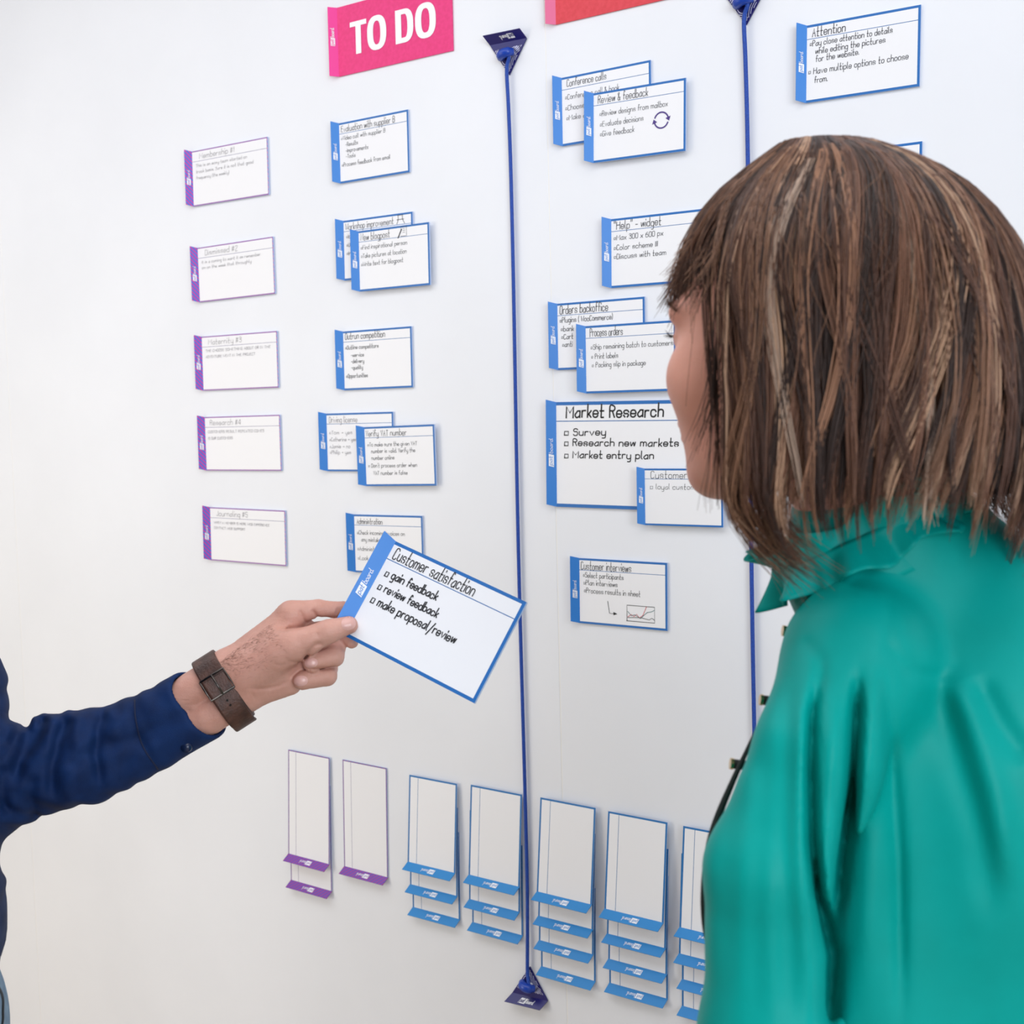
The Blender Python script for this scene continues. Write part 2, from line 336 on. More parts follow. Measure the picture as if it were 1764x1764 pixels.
bct(1055, 378, -.9, 'blue-edged card headed Help widget, partly behind the brown hair', [('"Help" - widget', .03, T1, .105, .56), ('~Max 300 * 600 px'.replace('*', 'x'), .03, .31, .07, .58), ('~Color scheme III', .03, .455, .07, .52), ('~Discuss with team', .03, .585, .07, .61)], sw=.0008)
bct(1013.9, 562.4, -.5, 'blue-edged card headed Process orders, in front of the backoffice card', [('Process orders', .05, T1, .115, .43), ('~Ship remaining batch to customers', .06, .35, .07, .98), ('~ Print labels', .065, .49, .07, .375), ('~ Packing slip in package', .07, .615, .07, .68)], off=.0056, ink=m_ink)
bct(960.2, 692.7, -1.0, 'large blue-edged card headed Market Research, biggest on the wall', [('Market Research', .075, T1 - .01, .105, .78, .0016), ('[ Survey', .06, .315, .062, .375, .0011), ('[ Research new markets', .06, .415, .062, .88, .0011), ('[ Market entry plan', .06, .53, .062, .71, .0011)], w=.249, h=.168, k=1.6, ink=m_ink)
bct(1115.5, 806.7, -.3, 'small blue-edged card about loyal customers, below the chin', [('Customers', .08, T1 + .01, .12, .63), ('[ loyal customers', .07, .36, .085, .80)], off=.0058, w=.129, h=.087, k=.84, ink=m_ink)
xh, zh = wall_pt(1590, 244); card(0, 0, rd(-1.0), WB, HC, 'blue-edged card with only its corner showing above the hair', BL, 0, g1, tl=(xh - WB, zh + .0027), texts=[('Ideas', .05, T1, .10, .2)])
# header signs
def sign(x0, zt, w, h, lb, mf, mflap, letters):
    r = thing('header_sign', (x0, -.0006, zt), lb, 'sign', 'column header signs on the wall', wall_rot(rd(-.3)))
    v, f = box((0, -h, 0), (w, 0, .0018)); obj('sign_face', v, f, mf, None, r)
    fx, fs, fn = .0125, .0012, .0110; th = .0018
    F = [np.array(p) for p in ((0, 0, th), (0, -h, th), (-fx, -h + fs, th + fn), (-fx, fs, th + fn))]
    n = np.cross([0, 1, 0], [-fx, fs, fn]); n = n / np.linalg.norm(n); n = n if n[2] > 0 else -n
    fl = obj('flap', F + [p - n * .0012 for p in F], [(0, 3, 2, 1), (4, 5, 6, 7), (0, 1, 5, 4), (1, 2, 6, 5), (2, 3, 7, 6), (3, 0, 4, 7)], mflap, None, r)
    if letters:
        lg = MB(); fw = math.hypot(fx, fn); ex = np.array([-fx, fs, fn]) / fw; o0 = F[1] + n * .0004
        P = lambda c, rr, z=0: o0 + ex * c + np.array([0, rr, 0]) + n * (.0002 * z)
        c0, c1, r0, r1 = .3 * fw, .76 * fw, .44 * h, .555 * h
        lg.add([P(c1, r0), P(c0, r0), P(c0, r1), P(c1, r1)], [(0, 1, 2, 3)], 0)
        s = MB(); write(s, 'pat', 0, 0, fw * .34, 0, fw * .05, width=(r1 - r0) * .8, jit=0, slant=0)
        lg.add([P(c0 + fw * .14 + y, r0 + .012 * h + x, 1) for x, y, z in s.v], s.f, 1)
        s = MB(); write(s, 'board.', 0, 0, fw * .34, 0, fw * .05, width=.14 * h, jit=0, slant=0)
        lg.add([P(c0 + fw * .1 + y, r1 + .012 * h + x) for x, y, z in s.v], s.f, 0)
        lg.build('logo', [m_logo, mflap], fl)
        L = MB(); z = .0024
        def rect(u0, v0, u1, v1): L.add([(u0 * w, -v1 * h, z), (u1 * w, -v1 * h, z), (u1 * w, -v0 * h, z), (u0 * w, -v0 * h, z)], [(0, 1, 2, 3)])
        def ring(u0, v0, u1, v1, tx, ty, dshape=False):
            cx, cy, rx, ry = (u0 + u1) / 2 * w, -(v0 + v1) / 2 * h, (u1 - u0) / 2 * w, (v1 - v0) / 2 * h; N = 56; A = []; B = []
            for i in range(N):
                t = 2 * math.pi * i / N; c, s_ = math.cos(t), math.sin(t)
                e = 2.5
                g = lambda a, b: (math.copysign(abs(c) ** (2 / e), c) * a, math.copysign(abs(s_) ** (2 / e), s_) * b)
                if dshape and c < 0:
                    gg = lambda a, b: (-a if True else 0, max(-b, min(b, s_ * b * 1.42 if abs(s_) < .707 else math.copysign(b, s_))))
                    def gg(a, b):
                        k = max(abs(c), abs(s_)); return (c / k * a, s_ / k * b)
                    A.append(gg(rx, ry)); B.append(gg(rx - tx, ry - ty))
                else: A.append(g(rx, ry)); B.append(g(rx - tx, ry - ty))
            L.add([(cx + a, cy + b, z) for a, b in A] + [(cx + a, cy + b, z) for a, b in B], [(i, (i + 1) % N, N + (i + 1) % N, N + i) for i in range(N)])
        rect(.115, .265, .265, .335); rect(.166, .335, .214, .735)
        ring(.27, .255, .44, .745, .0132, .0092); ring(.52, .265, .675, .735, .0128, .0085, True); ring(.69, .255, .865, .745, .0132, .0092)
        L.build('lettering', [m_logo], r)
    return r
xa, za = wall_pt(582, 14)
sign(xa, za, .2505, .1187, 'magenta header sign reading TO DO at top of the wall', m_pink, mat('magenta_flap', srgb(240, 40, 150), .45), True)
xa, za = wall_pt(959.5, 43)
sign(xa, za + .1187, .2505, .1187, 'plain red header sign cut by the top edge, right of the seam', m_red, m_redflap, False)

# blank cards hanging in packs near the bottom (turned a quarter, flap at the bottom)
packs = [
 ('purple-striped pack of two, leftmost of the bottom row', (m_stripe2, m_stripe2b, m_gline), WP, -1.54, (496.3, 1292.4), [(497.6, 1469.7), (502, 1515)]),
 ('', (m_stripe2, m_stripe2b, m_gline), WP, -1.37, (591.7, 1310), [(593.7, 1491.4)]),
 ('three-card blue pack right of the single purple one', (m_cyan, m_cyanb, m_line), WB, -1.01, (703.4, 1336.8), [(703, 1483.8), (707.2, 1522.5), (711.8, 1561.6)]),
 ('three-card blue pack just left of the long cord', (m_cyan, m_cyanb, m_line), WB, -1.2, (808, 1355.5), [(808, 1506), (808.8, 1548), (814.4, 1587.6)]),
 ('four-card blue pack just right of the long cord', (m_cyan, m_cyanb, m_line), WB, -1.12, (924, 1378.3), [(925.3, 1535), (927.8, 1576.7), (929, 1618.6), (932.9, 1663.5)]),
 ('four-card blue pack second right of the cord', (m_cyan, m_cyanb, m_line), WB, -1.08, (1042.6, 1400.7), [(1041.8, 1564.5), (1046, 1607.3), (1048.5, 1650.7), (1050.3, 1692)]),
 ('four-card blue pack half hidden by the green sleeve', (m_cyan, m_cyanb, m_line), WB, -1.0, (1172.7, 1426.7), [(1171, 1596.4), (1170, 1641.5), (1175.3, 1685.7), (1175.3, 1731.6)])]
NTH = {1: ['blank'], 2: ['upper', 'lower'], 3: ['front', 'middle', 'lowest'], 4: ['front', 'second', 'third', 'lowest']}
def to_px(x, y, z):
    c = M @ (np.array([x, y, z]) - CPOS); return 882 + FPX * c[0] / c[2], 882 + FPX * c[1] / c[2], c[2]
for lab, mt, w, a, tlp, folds in packs:
    n = len(folds)
    for i, fp in enumerate(folds):
        k = n - 1 - i                                     # how many cards lie underneath
        lo_out = .0012 + k * .0062; hi_out = .0012 + k * .0018
        d = np.array([(fp[0] - 882) / FPX, (fp[1] - 882) / FPX, 1]) @ M; s = (-CPOS[1] - lo_out) / d[1]
        fx, fz = (CPOS + d * s)[0], (CPOS + d * s)[2]
        an = rd(a); tilt = math.atan2(lo_out - hi_out, w)
        # local x runs up the wall (flap end below), local y to the left, z out
        right = np.array([math.cos(an), 0, math.sin(an)]); up = np.array([-math.sin(an), 0, math.cos(an)]); out = np.array([0, -1., 0])
        lx = up * math.cos(tilt) - out * math.sin(tilt); lz = np.cross(lx, -right); 
        R = np.stack([lx, -right, lz], 1)
        org = np.array([fx, -lo_out, fz])                 # fold corner at its left end is local (0, 0): top of the upright card turned left
        lb = ('single blank purple-striped card beside the two-card purple pack' if n == 1 else NTH[n][i] + ' blank card of the ' + lab)
        r = thing('blank_card', org, lb, 'card', 'blank cards hanging in packs along the bottom', R)
        card_parts(r, w, HC, mt[0], mt[1], mt[2], th=.0012, border=.0022 if w == WP else .0030, header=.185, flap=(FA * 1.05, FS * 1.1, FN * 1.15))

# ------------------------------------------------------------------ cord anchors and cords
def anchor(apex, up, lb):
    s = 1 if up else -1
    r = thing('cord_anchor', (apex[0], -.0008, apex[1]), lb, 'magnet', 'navy triangular cord anchors', wall_rot(0))
    L = [(0, 0), (-.0365, s * .0535), (.0345, s * .0515)]
    v = [(x, y, 0) for x, y in L] + [(x, y, .0022) for x, y in L]
    f = [(0, 1, 2), (5, 4, 3), (0, 3, 4, 1), (1, 4, 5, 2), (2, 5, 3, 0)]
    if up: f = [t[::-1] for t in f]
    pl = obj('plate', v, f, m_navy, None, r)
    o = (-.0045, s * .0125, .013) if up else (-.0085, -.0125, .013)
    F = [np.array((*L[1], .0022)), np.array((*L[2], .0022))]; F += [F[1] + o, F[0] + o]
    n = np.cross(F[1] - F[0], F[2] - F[1]); n /= np.linalg.norm(n); n = n if n[2] > 0 else -n
    ff = [(0, 1, 2, 3), (7, 6, 5, 4), (0, 4, 5, 1), (1, 5, 6, 2), (2, 6, 7, 3), (3, 7, 4, 0)]
    fl = obj('flap', F + [p - n * .0012 for p in F], ff, m_navy, None, r)
    lg = MB(); e1 = (F[1] - F[0]); w = np.linalg.norm(e1); e1 /= w; e2 = np.array(o); hh = np.linalg.norm(e2); e2 = e2 / hh
    P = lambda a, b, z=0: F[0] + e1 * a + e2 * b + n * (.0005 + .0002 * z)
    if up:
        b0, b1 = .60, .76
        lg.add([P(b0 * w, .28 * hh), P(b1 * w, .28 * hh), P(b1 * w, .78 * hh), P(b0 * w, .78 * hh)], [(0, 1, 2, 3)], 0)
        sg = -1; x0 = .745 * w; y0 = .68 * hh; x1 = .585 * w
    else:
        b0, b1 = .34, .52
        lg.add([P(b0 * w, .25 * hh), P(b1 * w, .25 * hh), P(b1 * w, .8 * hh), P(b0 * w, .8 * hh)], [(0, 1, 2, 3)], 0)
        sg = 1; x0 = .36 * w; y0 = .68 * hh; x1 = .54 * w
    t = MB(); write(t, 'pat', 0, 0, hh * .36, 0, hh * .06, width=.13 * w, jit=0, slant=0)
    lg.add([P(x0 + sg * x, y0 - (y if not up else y), 1) for x, y, z in t.v], t.f, 1)
    t = MB(); write(t, 'board.', 0, 0, hh * .34, 0, hh * .05, width=.2 * w, jit=0, slant=0)
    lg.add([P(x1 + sg * x, y0 - y) for x, y, z in t.v], t.f, 0)
    lg.build('logo', [m_logo, m_navy], fl)
    pt = MB(); inside = lambda p: (0 < p[1] * s < .0515) and abs(p[0] + .001) < .0345 * (p[1] * s) / .0525 - .0012
    def arc(cx, cy, r0, a0, a1):
        run = []
        for a in np.linspace(a0, a1, 60):
            p = (cx + r0 * math.cos(a), s * (cy + r0 * math.sin(a)))
            if inside(p) and p[1] * s < .043: run.append(p)
            else:
                if len(run) > 2: ribbon(pt, run, .0011, .0027)
                run = []
        if len(run) > 2: ribbon(pt, run, .0011, .0027)
    for j in range(7): arc(-.004, .026, .009 + j * .0028, math.pi * .72, math.pi * 1.62)
    for j in range(9): arc(.034, .012, .012 + j * .0030, math.pi * .62, math.pi * 1.05)
    for j in range(5): arc(.004, .060, .019 + j * .0028, math.pi * 1.15, math.pi * 1.85)
    pt.build('plate_pattern', [mat('pale_line_print', srgb(206, 206, 236), .5)], pl)
    K = spline([(-.013, s * .0285, .006), (-.006, s * .0305, .014), (.004, s * .032, .015), (.011, s * .0335, .007)], 5)
    v, f = tube(K, [.0062] * 3 + [.0078] * (len(K) - 6) + [.0062] * 3, 12); kn = obj('knob', v, f, m_knob, None, r, True)
    v, f = tube([(.002, s * .033, .0022), (.002, s * .033, .012)], .0058, 12); obj('post', v, f, m_logo, None, kn, False)
    return r
A1, A2 = wall_pt(879, 130), wall_pt(914, 1664); A3 = wall_pt(1287, 44)
anchor(A1, True, 'navy triangular anchor with flap at the top of the long cord')
anchor(A2, False, 'navy triangular anchor at the foot of the long cord')
anchor(A3, True, 'navy triangular anchor cut by the top edge, holding the right cord')
def cord(x0, z0, x1, z1, lb, loop1=True):
    P = [(x0 + .004, -.013, z0 + .034), (x0 + .006, -.012, z0 + .024), (x0 - .001, -.0085, z0 + .006), (x0, -.0075, z0 - .05)]
    for t in np.linspace(.1, .9, 9): P.append((x0 + (x1 - x0) * t + .0012 * math.sin(9 * t), -.0062, z0 + (z1 - z0) * t))
    P += [(x1, -.0075, z1 + .05), (x1 - .001, -.0085, z1 - .006), (x1 + .003, -.012, z1 - .024), (x1 + .003, -.013, z1 - .033)]
    v, f = tube(spline(P, 6), .0031, 10)
    o = obj('cord', v, f, m_cord, None, None, True); tag(o, lb, 'cord', 'blue cords stretched down the wall')
cord(A1[0], A1[1], A2[0], A2[1], 'long taut blue cord left of the seam between two anchors')
cord(A3[0], A3[1], A3[0] + .001, A2[1], 'blue cord behind the woman, on the right of the wall')
anchor((A3[0] + .001, A2[1]), False, 'navy triangular anchor hidden behind the green blouse')

# ------------------------------------------------------------------ held card
def rodr(w):
    w = np.array(w); th = np.linalg.norm(w); k = w / th; K = np.array([[0, -k[2], k[1]], [k[2], 0, -k[0]], [-k[1], k[0], 0]])
    return np.eye(3) + math.sin(th) * K + (1 - math.cos(th)) * K @ K
RH = rodr((-0.2635, 0.4164, 0.438)); TH = np.array([-0.1136, 0.03, 1.2317])
# card axes in camera space: x -> RH x, y(up) -> -RH y, z(out) -> -RH z
LH = np.stack([RH[:, 0], -RH[:, 1], -RH[:, 2]], 1)
RW = M.T @ LH
hc = thing('task_card', cw(TH), 'blue-edged card held up in the hand, headed Customer satisfaction', 'card', None, RW.tolist())
card_parts(hc, WB, HC, m_flap, m_border, m_line, texts=[('Customer satisfaction', .035, T1 - .0, .11, .67, .0011), ('[ gain feedback', .045, .335, .075, .46, .0013), ('[ review feedback', .045, .475, .075, .52, .0013), ('[ make proposal/review', .045, .615, .08, .71, .0013)], ink=m_ink)
def card_depth(px, py):
    d = np.array([(px - 882) / FPX, (py - 882) / FPX, 1]); n = LH[:, 2]; return (TH @ n) / (d @ n)

# ------------------------------------------------------------------ implicit surfaces for people
def smin(a, b, k):
    if k <= 0: return np.minimum(a, b)
    h = np.maximum(k - np.abs(a - b), 0) / k
    return np.minimum(a, b) - h * h * k * .25
def smax(a, b, k): return -smin(-a, -b, k)
def cap(a, b, ra, rb=None, sc=None):
    a = np.array(a, float); b = np.array(b, float); rb = ra if rb is None else rb; ba = b - a; L = ba @ ba + 1e-12
    def fn(X, Y, Z):
        x, y, z = X - a[0], Y - a[1], Z - a[2]
        t = np.clip((x * ba[0] + y * ba[1] + z * ba[2]) / L, 0, 1)
        return np.sqrt((x - t * ba[0]) ** 2 + (y - t * ba[1]) ** 2 + (z - t * ba[2]) ** 2) - (ra + t * (rb - ra))
    fn.box = (np.minimum(a - ra, b - rb), np.maximum(a + ra, b + rb)); return fn
def ell(c, r, R=None):
    c = np.array(c, float); r = np.array(r, float); R = np.eye(3) if R is None else np.array(R)   # rows = local axes
    def fn(X, Y, Z):
        x, y, z = X - c[0], Y - c[1], Z - c[2]
        u = [(R[i, 0] * x + R[i, 1] * y + R[i, 2] * z) for i in range(3)]
        k0 = np.sqrt(sum((u[i] / r[i]) ** 2 for i in range(3))); k1 = np.sqrt(sum((u[i] / r[i] ** 2) ** 2 for i in range(3))) + 1e-9
        return k0 * (k0 - 1) / k1
    e = np.sqrt(((R * r[:, None]) ** 2).sum(0)); fn.box = (c - e, c + e); return fn
class SDF:
    def __init__(s): s.p = []; s.post = []
    def add(s, fn, k=.01, op='u'): s.p.append((fn, k, op)); return s
    def chain(s, pts, k=.01):
        for a, b in zip(pts[:-1], pts[1:]): s.add(cap(a[0], b[0], a[1], b[1]), k)
        return s
    def __call__(s, X, Y, Z):
        d = None; grid = np.ndim(X) == 3
        if grid: lo = np.array([X.min(), Y.min(), Z.min()]) - .06; hi = np.array([X.max(), Y.max(), Z.max()]) + .06
        for fn, k, op in s.p:
            if grid and ((fn.box[1] < lo).any() or (fn.box[0] > hi).any()): continue
            e = fn(X, Y, Z)
            if d is None: d = e if op == 'u' else None
            else: d = smin(d, e, k) if op == 'u' else smax(d, -e, k)
        if d is None: return np.full(np.shape(X), 1., np.float32)
        if s.post:
            m = np.abs(d) < .02; x, y, z = X[m], Y[m], Z[m]; a = d[m]
            for g in s.post: a = a + g(x, y, z)
            d = np.array(d); d[m] = a
        return d
    def bounds(s, pad):
        B = [fn.box for fn, k, op in s.p if op == 'u']
        return np.min([b[0] for b in B], 0) - pad, np.max([b[1] for b in B], 0) + pad
def surfnet(fn, ax):
    n = np.array([len(a) for a in ax]); D = np.empty(n, np.float32)
    for a in range(0, n[0], 12):
        for b in range(0, n[1], 48):
            X, Y, Z = np.meshgrid(ax[0][a:a + 12], ax[1][b:b + 48], ax[2], indexing='ij'); D[a:a + 12, b:b + 48] = fn(X, Y, Z)
    I = D < 0
    c = np.zeros(n - 1, np.int8); off = [(i, j, k) for i in (0, 1) for j in (0, 1) for k in (0, 1)]
    sl = lambda A, o: A[o[0]:n[0] - 1 + o[0], o[1]:n[1] - 1 + o[1], o[2]:n[2] - 1 + o[2]]
    for o in off: c += sl(I, o)
    act = (c > 0) & (c < 8); idx = np.argwhere(act); vid = np.full(n - 1, -1, np.int32); vid[act] = np.arange(len(idx))
    V = {o: D[idx[:, 0] + o[0], idx[:, 1] + o[1], idx[:, 2] + o[2]] for o in off}
    acc = np.zeros((len(idx), 3)); cnt = np.zeros(len(idx))
    for o in off:
        for d in range(3):
            if o[d]: continue
            p = list(o); p[d] = 1; p = tuple(p); a, b = V[o], V[p]; m = (a < 0) != (b < 0)
            t = a[m] / (a[m] - b[m]); P = np.tile(np.array(o, float), (m.sum(), 1)); P[:, d] += t; acc[m] += P; cnt[m] += 1
    fr = acc / cnt[:, None]
    verts = np.stack([ax[d][idx[:, d]] + fr[:, d] * (ax[d][idx[:, d] + 1] - ax[d][idx[:, d]]) for d in range(3)], 1)
    Q = []
    for d in range(3):
        e = [0, 0, 0]; e[d] = 1; u, w = (d + 1) % 3, (d + 2) % 3
        A = I[:n[0] - e[0], :n[1] - e[1], :n[2] - e[2]]; B = I[e[0]:, e[1]:, e[2]:]
        E = np.argwhere(A != B); E = E[(E[:, u] > 0) & (E[:, w] > 0) & (E[:, u] < n[u] - 1) & (E[:, w] < n[w] - 1)]
        ins = I[E[:, 0], E[:, 1], E[:, 2]]
        def cell(du, dw):
            C = E.copy(); C[:, u] -= du; C[:, w] -= dw; return vid[C[:, 0], C[:, 1], C[:, 2]]
        q4 = np.stack([cell(1, 1), cell(0, 1), cell(0, 0), cell(1, 0)], 1)
        q4[~ins] = q4[~ins][:, ::-1]; Q.append(q4)
    return verts, np.concatenate(Q)
def grow(name, fn, h, m, parent, pad=.012, fine=None):
    """surface of an implicit shape; fine = (lo, hi, step) is a region sampled more closely"""
    a, b = fn.bounds(pad); ax = []
    for d in range(3):
        if fine is None: x = np.arange(a[d], b[d] + h, h)
        else:
            f0, f1 = max(a[d], fine[0][d]), min(b[d], fine[1][d])
            x = np.concatenate([np.arange(a[d], f0 - h * .3, h), np.arange(f0, f1, fine[2]), np.arange(f1, b[d] + h, h)])
        ax.append(x.astype(np.float32))
    v, f = surfnet(fn, ax)
    return obj(name, cw(v), f, m, None, parent, True, np.array(parent.location))
def march(fn, px, py, d0=.7, d1=1.6, n=90):
    """first hit of the sight line through (px, py) with an implicit surface"""
    px = np.atleast_1d(np.asarray(px, float)); py = np.atleast_1d(np.asarray(py, float))
    D = np.stack([(px - 882) / FPX, (py - 882) / FPX, np.ones_like(px)], 1); t = np.full(len(px), d0)
    for _ in range(n):
        P = D * t[:, None]; s = fn(P[:, 0], P[:, 1], P[:, 2]); t = np.minimum(t + np.clip(s, -.02, .05) * .8, d1)
    return D * t[:, None]
def creases(lines):
    """folds: (points in photo position, amplitude m, width px); positive sinks the surface"""
    L = [(np.asarray(p, float), a, w) for p, a, w in lines]
    def g(X, Y, Z):
        px = 882 + FPX * X / Z; py = 882 + FPX * Y / Z; out = np.zeros_like(X)
        for P, a, w in L:
            best = np.full(X.shape, 1e9, np.float32)
            n = len(P) - 1
            for i in range(n):
                b = P[i + 1] - P[i]; t = np.clip(((px - P[i, 0]) * b[0] + (py - P[i, 1]) * b[1]) / (b @ b + 1e-9), 0, 1)
                dd = (px - P[i, 0] - t * b[0]) ** 2 + (py - P[i, 1] - t * b[1]) ** 2
                tt = (i + t) / n; fd = np.clip(np.minimum(tt, 1 - tt) / .22, 0, 1); fd = .04 + .96 * fd * fd * (3 - 2 * fd)
                best = np.minimum(best, dd / (w * w) - np.log(fd))
            out += a * np.exp(-best)
        return np.clip(out, -.012, .019)
    return g
def head(sd, O, F, U, L, k=1.0, soft=.012):
    """adult head about O (eye level, mid skull); axes F forward, U up, L left"""
    R = np.stack([F, U, L]); P = lambda f, u, l: O + (F * f + U * u + L * l) * .001 * k
    E = lambda c, r, kk=soft, op='u': sd.add(ell(P(*c), np.array(r) * .001 * k, R), kk, op)
    E((-6, 32, 0), (90, 80, 70)); E((42, -30, 0), (50, 84, 60), .02); E((62, -62, 0), (36, 44, 44), .02)
    for s in (-1, 1):
        E((58, -32, 40 * s), (30, 27, 24), .02)
        sd.add(cap(P(8, -72, 46 * s), P(68, -98, 16 * s), .018 * k, .015 * k), .02)
        E((79, 15, 26 * s), (14, 11, 26), .02)
    E((78, -104, 0), (19, 16, 21), .016)
    for s in (-1, 1): E((99, -3, 31 * s), (11, 8, 14), .014, 's'); E((80.5, -3, 31 * s), (12, 12, 13), .004)
    sd.add(cap(P(92, 2, 0), P(113, -38, 0), .0065 * k, .0105 * k), .01)
    for s in (-1, 1): E((102, -41, 9 * s), (9, 7, 6), .006)
    E((97, -65, 0), (10, 5.5, 22), .006); E((95, -76, 0), (10, 6.5, 19), .006)
    for s in (-1, 1): E((-6, -16, 75 * s), (20, 31, 8), .004)
    return P
def person(name_loc, label): return thing('person', name_loc, label, 'person')
def skin_mat(name, a, b):
    m = noise_mix(mat(name, a, .5, .35), a, b, 26, .3, .7, 8, .25, 900)
    p = m.node_tree.nodes['Principled BSDF']; p.inputs['Subsurface Weight'].default_value = .12
    p.inputs['Subsurface Radius'].default_value = (.012, .004, .002); p.inputs['Subsurface Scale'].default_value = .5
    return m
m_skin_w = skin_mat('skin_woman', srgb(214, 150, 130), srgb(228, 166, 148))
m_skin_m = skin_mat('skin_man', srgb(188, 136, 120), srgb(208, 158, 144))
m_nail = mat('fingernail', srgb(214, 166, 158), .28, .5)
def strand_mesh(name, paths, rads, cols, m, parent, ns=3):
    """paths (N, K, 3) in camera axes; a tapering tube each, one colour each"""
    N, K, _ = paths.shape; T = np.gradient(paths, axis=1); T /= np.linalg.norm(T, axis=2, keepdims=True) + 1e-12
    A = np.array([.3, .2, 1.]); u = np.cross(T, A); u /= np.linalg.norm(u, axis=2, keepdims=True) + 1e-12; w = np.cross(T, u)
    an = 2 * np.pi * np.arange(ns) / ns
    V = paths[:, :, None] + rads[:, :, None, None] * (np.cos(an)[:, None] * u[:, :, None] + np.sin(an)[:, None] * w[:, :, None])
    base = (np.arange(N) * K * ns)[:, None, None] + (np.arange(K - 1) * ns)[None, :, None]
    j = np.arange(ns)[None, None]; jn = (j + 1) % ns
    f = np.stack([base + j, base + jn, base + ns + jn, base + ns + j], -1).reshape(-1, 4)
    o = obj(name, cw(V.reshape(-1, 3)), f, m, None, parent, True, np.array(parent.location))
    at = o.data.color_attributes.new('tone', 'FLOAT_COLOR', 'POINT')
    c = np.ones((N, K * ns, 4), np.float32); c[:, :, :3] = cols[:, None]
    at.data.foreach_set('color', c.ravel()); return o
def hair_mat(name, rough=.42):
    m = mat(name, (1, 1, 1, 1), rough, .5); nt = m.node_tree
    a = nt.nodes.new('ShaderNodeAttribute'); a.attribute_name = 'tone'
    nt.links.new(a.outputs['Color'], nt.nodes['Principled BSDF'].inputs['Base Color']); return m
lin = lambda *c: np.array(srgb(*c)[:3])

# ================================================================== the man: arm, watch, shirt
d0 = card_depth(606, 1080); SP = d0 / FPX
def h(px, py, z=0): return q(px, py, d0 + z * SP)              # z in the same unit as the photo pixels at that depth
man = person(cw(q(-245, 2700, 1.05)) * [1, 1, 0], 'person in a navy shirt reaching in from the left, holding up a card')
hand = SDF(); K1 = 8 * SP
def hc_(a, ra, b, rb, k=8): hand.add(cap(h(*a), h(*b), ra * SP, rb * SP), k * SP)
# forearm and wrist (two side by side columns make it wider than deep)
for o in (-1, 1):
    ox, oy = 13 * o, 21 * o
    hc_((275 + ox, 1254 + oy, 6), 26, (345 + ox, 1212 + oy, 4), 33, 4); hc_((345 + ox, 1212 + oy, 4), 33, (405 + ox * 1.05, 1174 + oy * 1.05, 6), 34, 4)
# back of the hand towards the index knuckle, palm, thenar, hypothenar
hc_((398, 1155, 14), 36, (498, 1066, 26), 25, 14); hc_((405, 1172, 8), 40, (480, 1118, 14), 44, 14)
hc_((415, 1190, 8), 32, (508, 1150, 22), 27, 14); hc_((425, 1196, 14), 26, (500, 1178, 26), 20, 12)
hc_((425, 1160, -6), 34, (500, 1112, -20), 31, 14); hc_((498, 1066, 26), 23, (512, 1128, 34), 22, 14)
# thumb
hc_((480, 1120, -14), 31, (530, 1103, -20), 25, 10); hc_((530, 1103, -20), 24, (568, 1086, -20), 20.5, 8); hc_((566, 1087, -20), 20.5, (601, 1077, -15.5), 15.5, 6)
# index behind the card
hc_((503, 1056, 22), 22, (548, 1049, 26), 16, 10); hc_((548, 1049, 26), 15.5, (592, 1052, 34), 15.5, 5); hc_((592, 1052, 34), 15, (620, 1078, 20), 12.5, 5)
# middle finger, its tip showing under the card edge
hc_((508, 1084, 40), 20, (575, 1088, 44), 17, 8); hc_((575, 1088, 44), 16, (600, 1100, 32), 13.5, 5); hc_((600, 1100, 32), 13, (606, 1106, 24), 11.5, 5)
# ring finger curled back, nail towards the viewer
hc_((512, 1110, 46), 20, (578, 1116, 34), 17, 6); hc_((578, 1116, 34), 16.5, (576, 1131, 12), 17.5, 5); hc_((574, 1132, 10), 17.5, (538, 1142, -6), 17, 5)
# little finger curled back
hc_((505, 1138, 46), 19, (566, 1150, 36), 16, 6); hc_((566, 1150, 36), 15.5, (564, 1164, 14), 17, 5); hc_((562, 1165, 12), 17, (521, 1172, -2), 16.5, 5)
Z4 = lambda L: [(300 + x / 4.9, 1000 + y / 4.9) for x, y in L]
hand.post.append(creases([
 (Z4([(1160, 235), (1200, 300), (1235, 325)]), .0022, 3), (Z4([(1050, 235), (1085, 310), (1120, 370)]), .0015, 3), (Z4([(1385, 225), (1368, 290)]), .0016, 2.5),
 (Z4([(870, 440), (960, 408), (1100, 385), (1230, 322), (1400, 300)]), .0019, 3.4),
 (Z4([(1270, 520), (1190, 545), (1130, 610), (1085, 690)]), .0024, 4), (Z4([(1085, 690), (1010, 690), (930, 670)]), .0010, 2.6),
 (Z4([(1085, 735), (1180, 748), (1300, 742), (1390, 730)]), .0022, 3.2), (Z4([(1080, 735), (1000, 800), (975, 830)]), .0014, 3),
 (Z4([(975, 835), (890, 890), (760, 915), (600, 915)]), .0013, 3.4), (Z4([(990, 690), (900, 720), (830, 700)]), .0006, 2.5),
 (Z4([(640, 930), (690, 1010), (650, 1075)]), .0007, 3), (Z4([(1200, 440), (1215, 480)]), .0006, 2.4), (Z4([(960, 380), (990, 405)]), .0006, 2.4),
 (Z4([(560, 560), (760, 430), (930, 280)]), -.0007, 5)]))
hand.post.append(lambda X, Y, Z: .00022 * np.sin(X * 900 + 3 * np.sin(Y * 500)) * np.sin(Y * 1100 + 2 * np.sin(X * 700)))
# rest of the man's body (outside the frame): torso, other arm, legs, head
Fm = np.array([.98, 0, .2]); Fm /= np.linalg.norm(Fm); Um = np.array([0, -1., 0]); Lm = np.cross(Um, Fm) * 1.0
hO = q(-405, 450, 1.10)
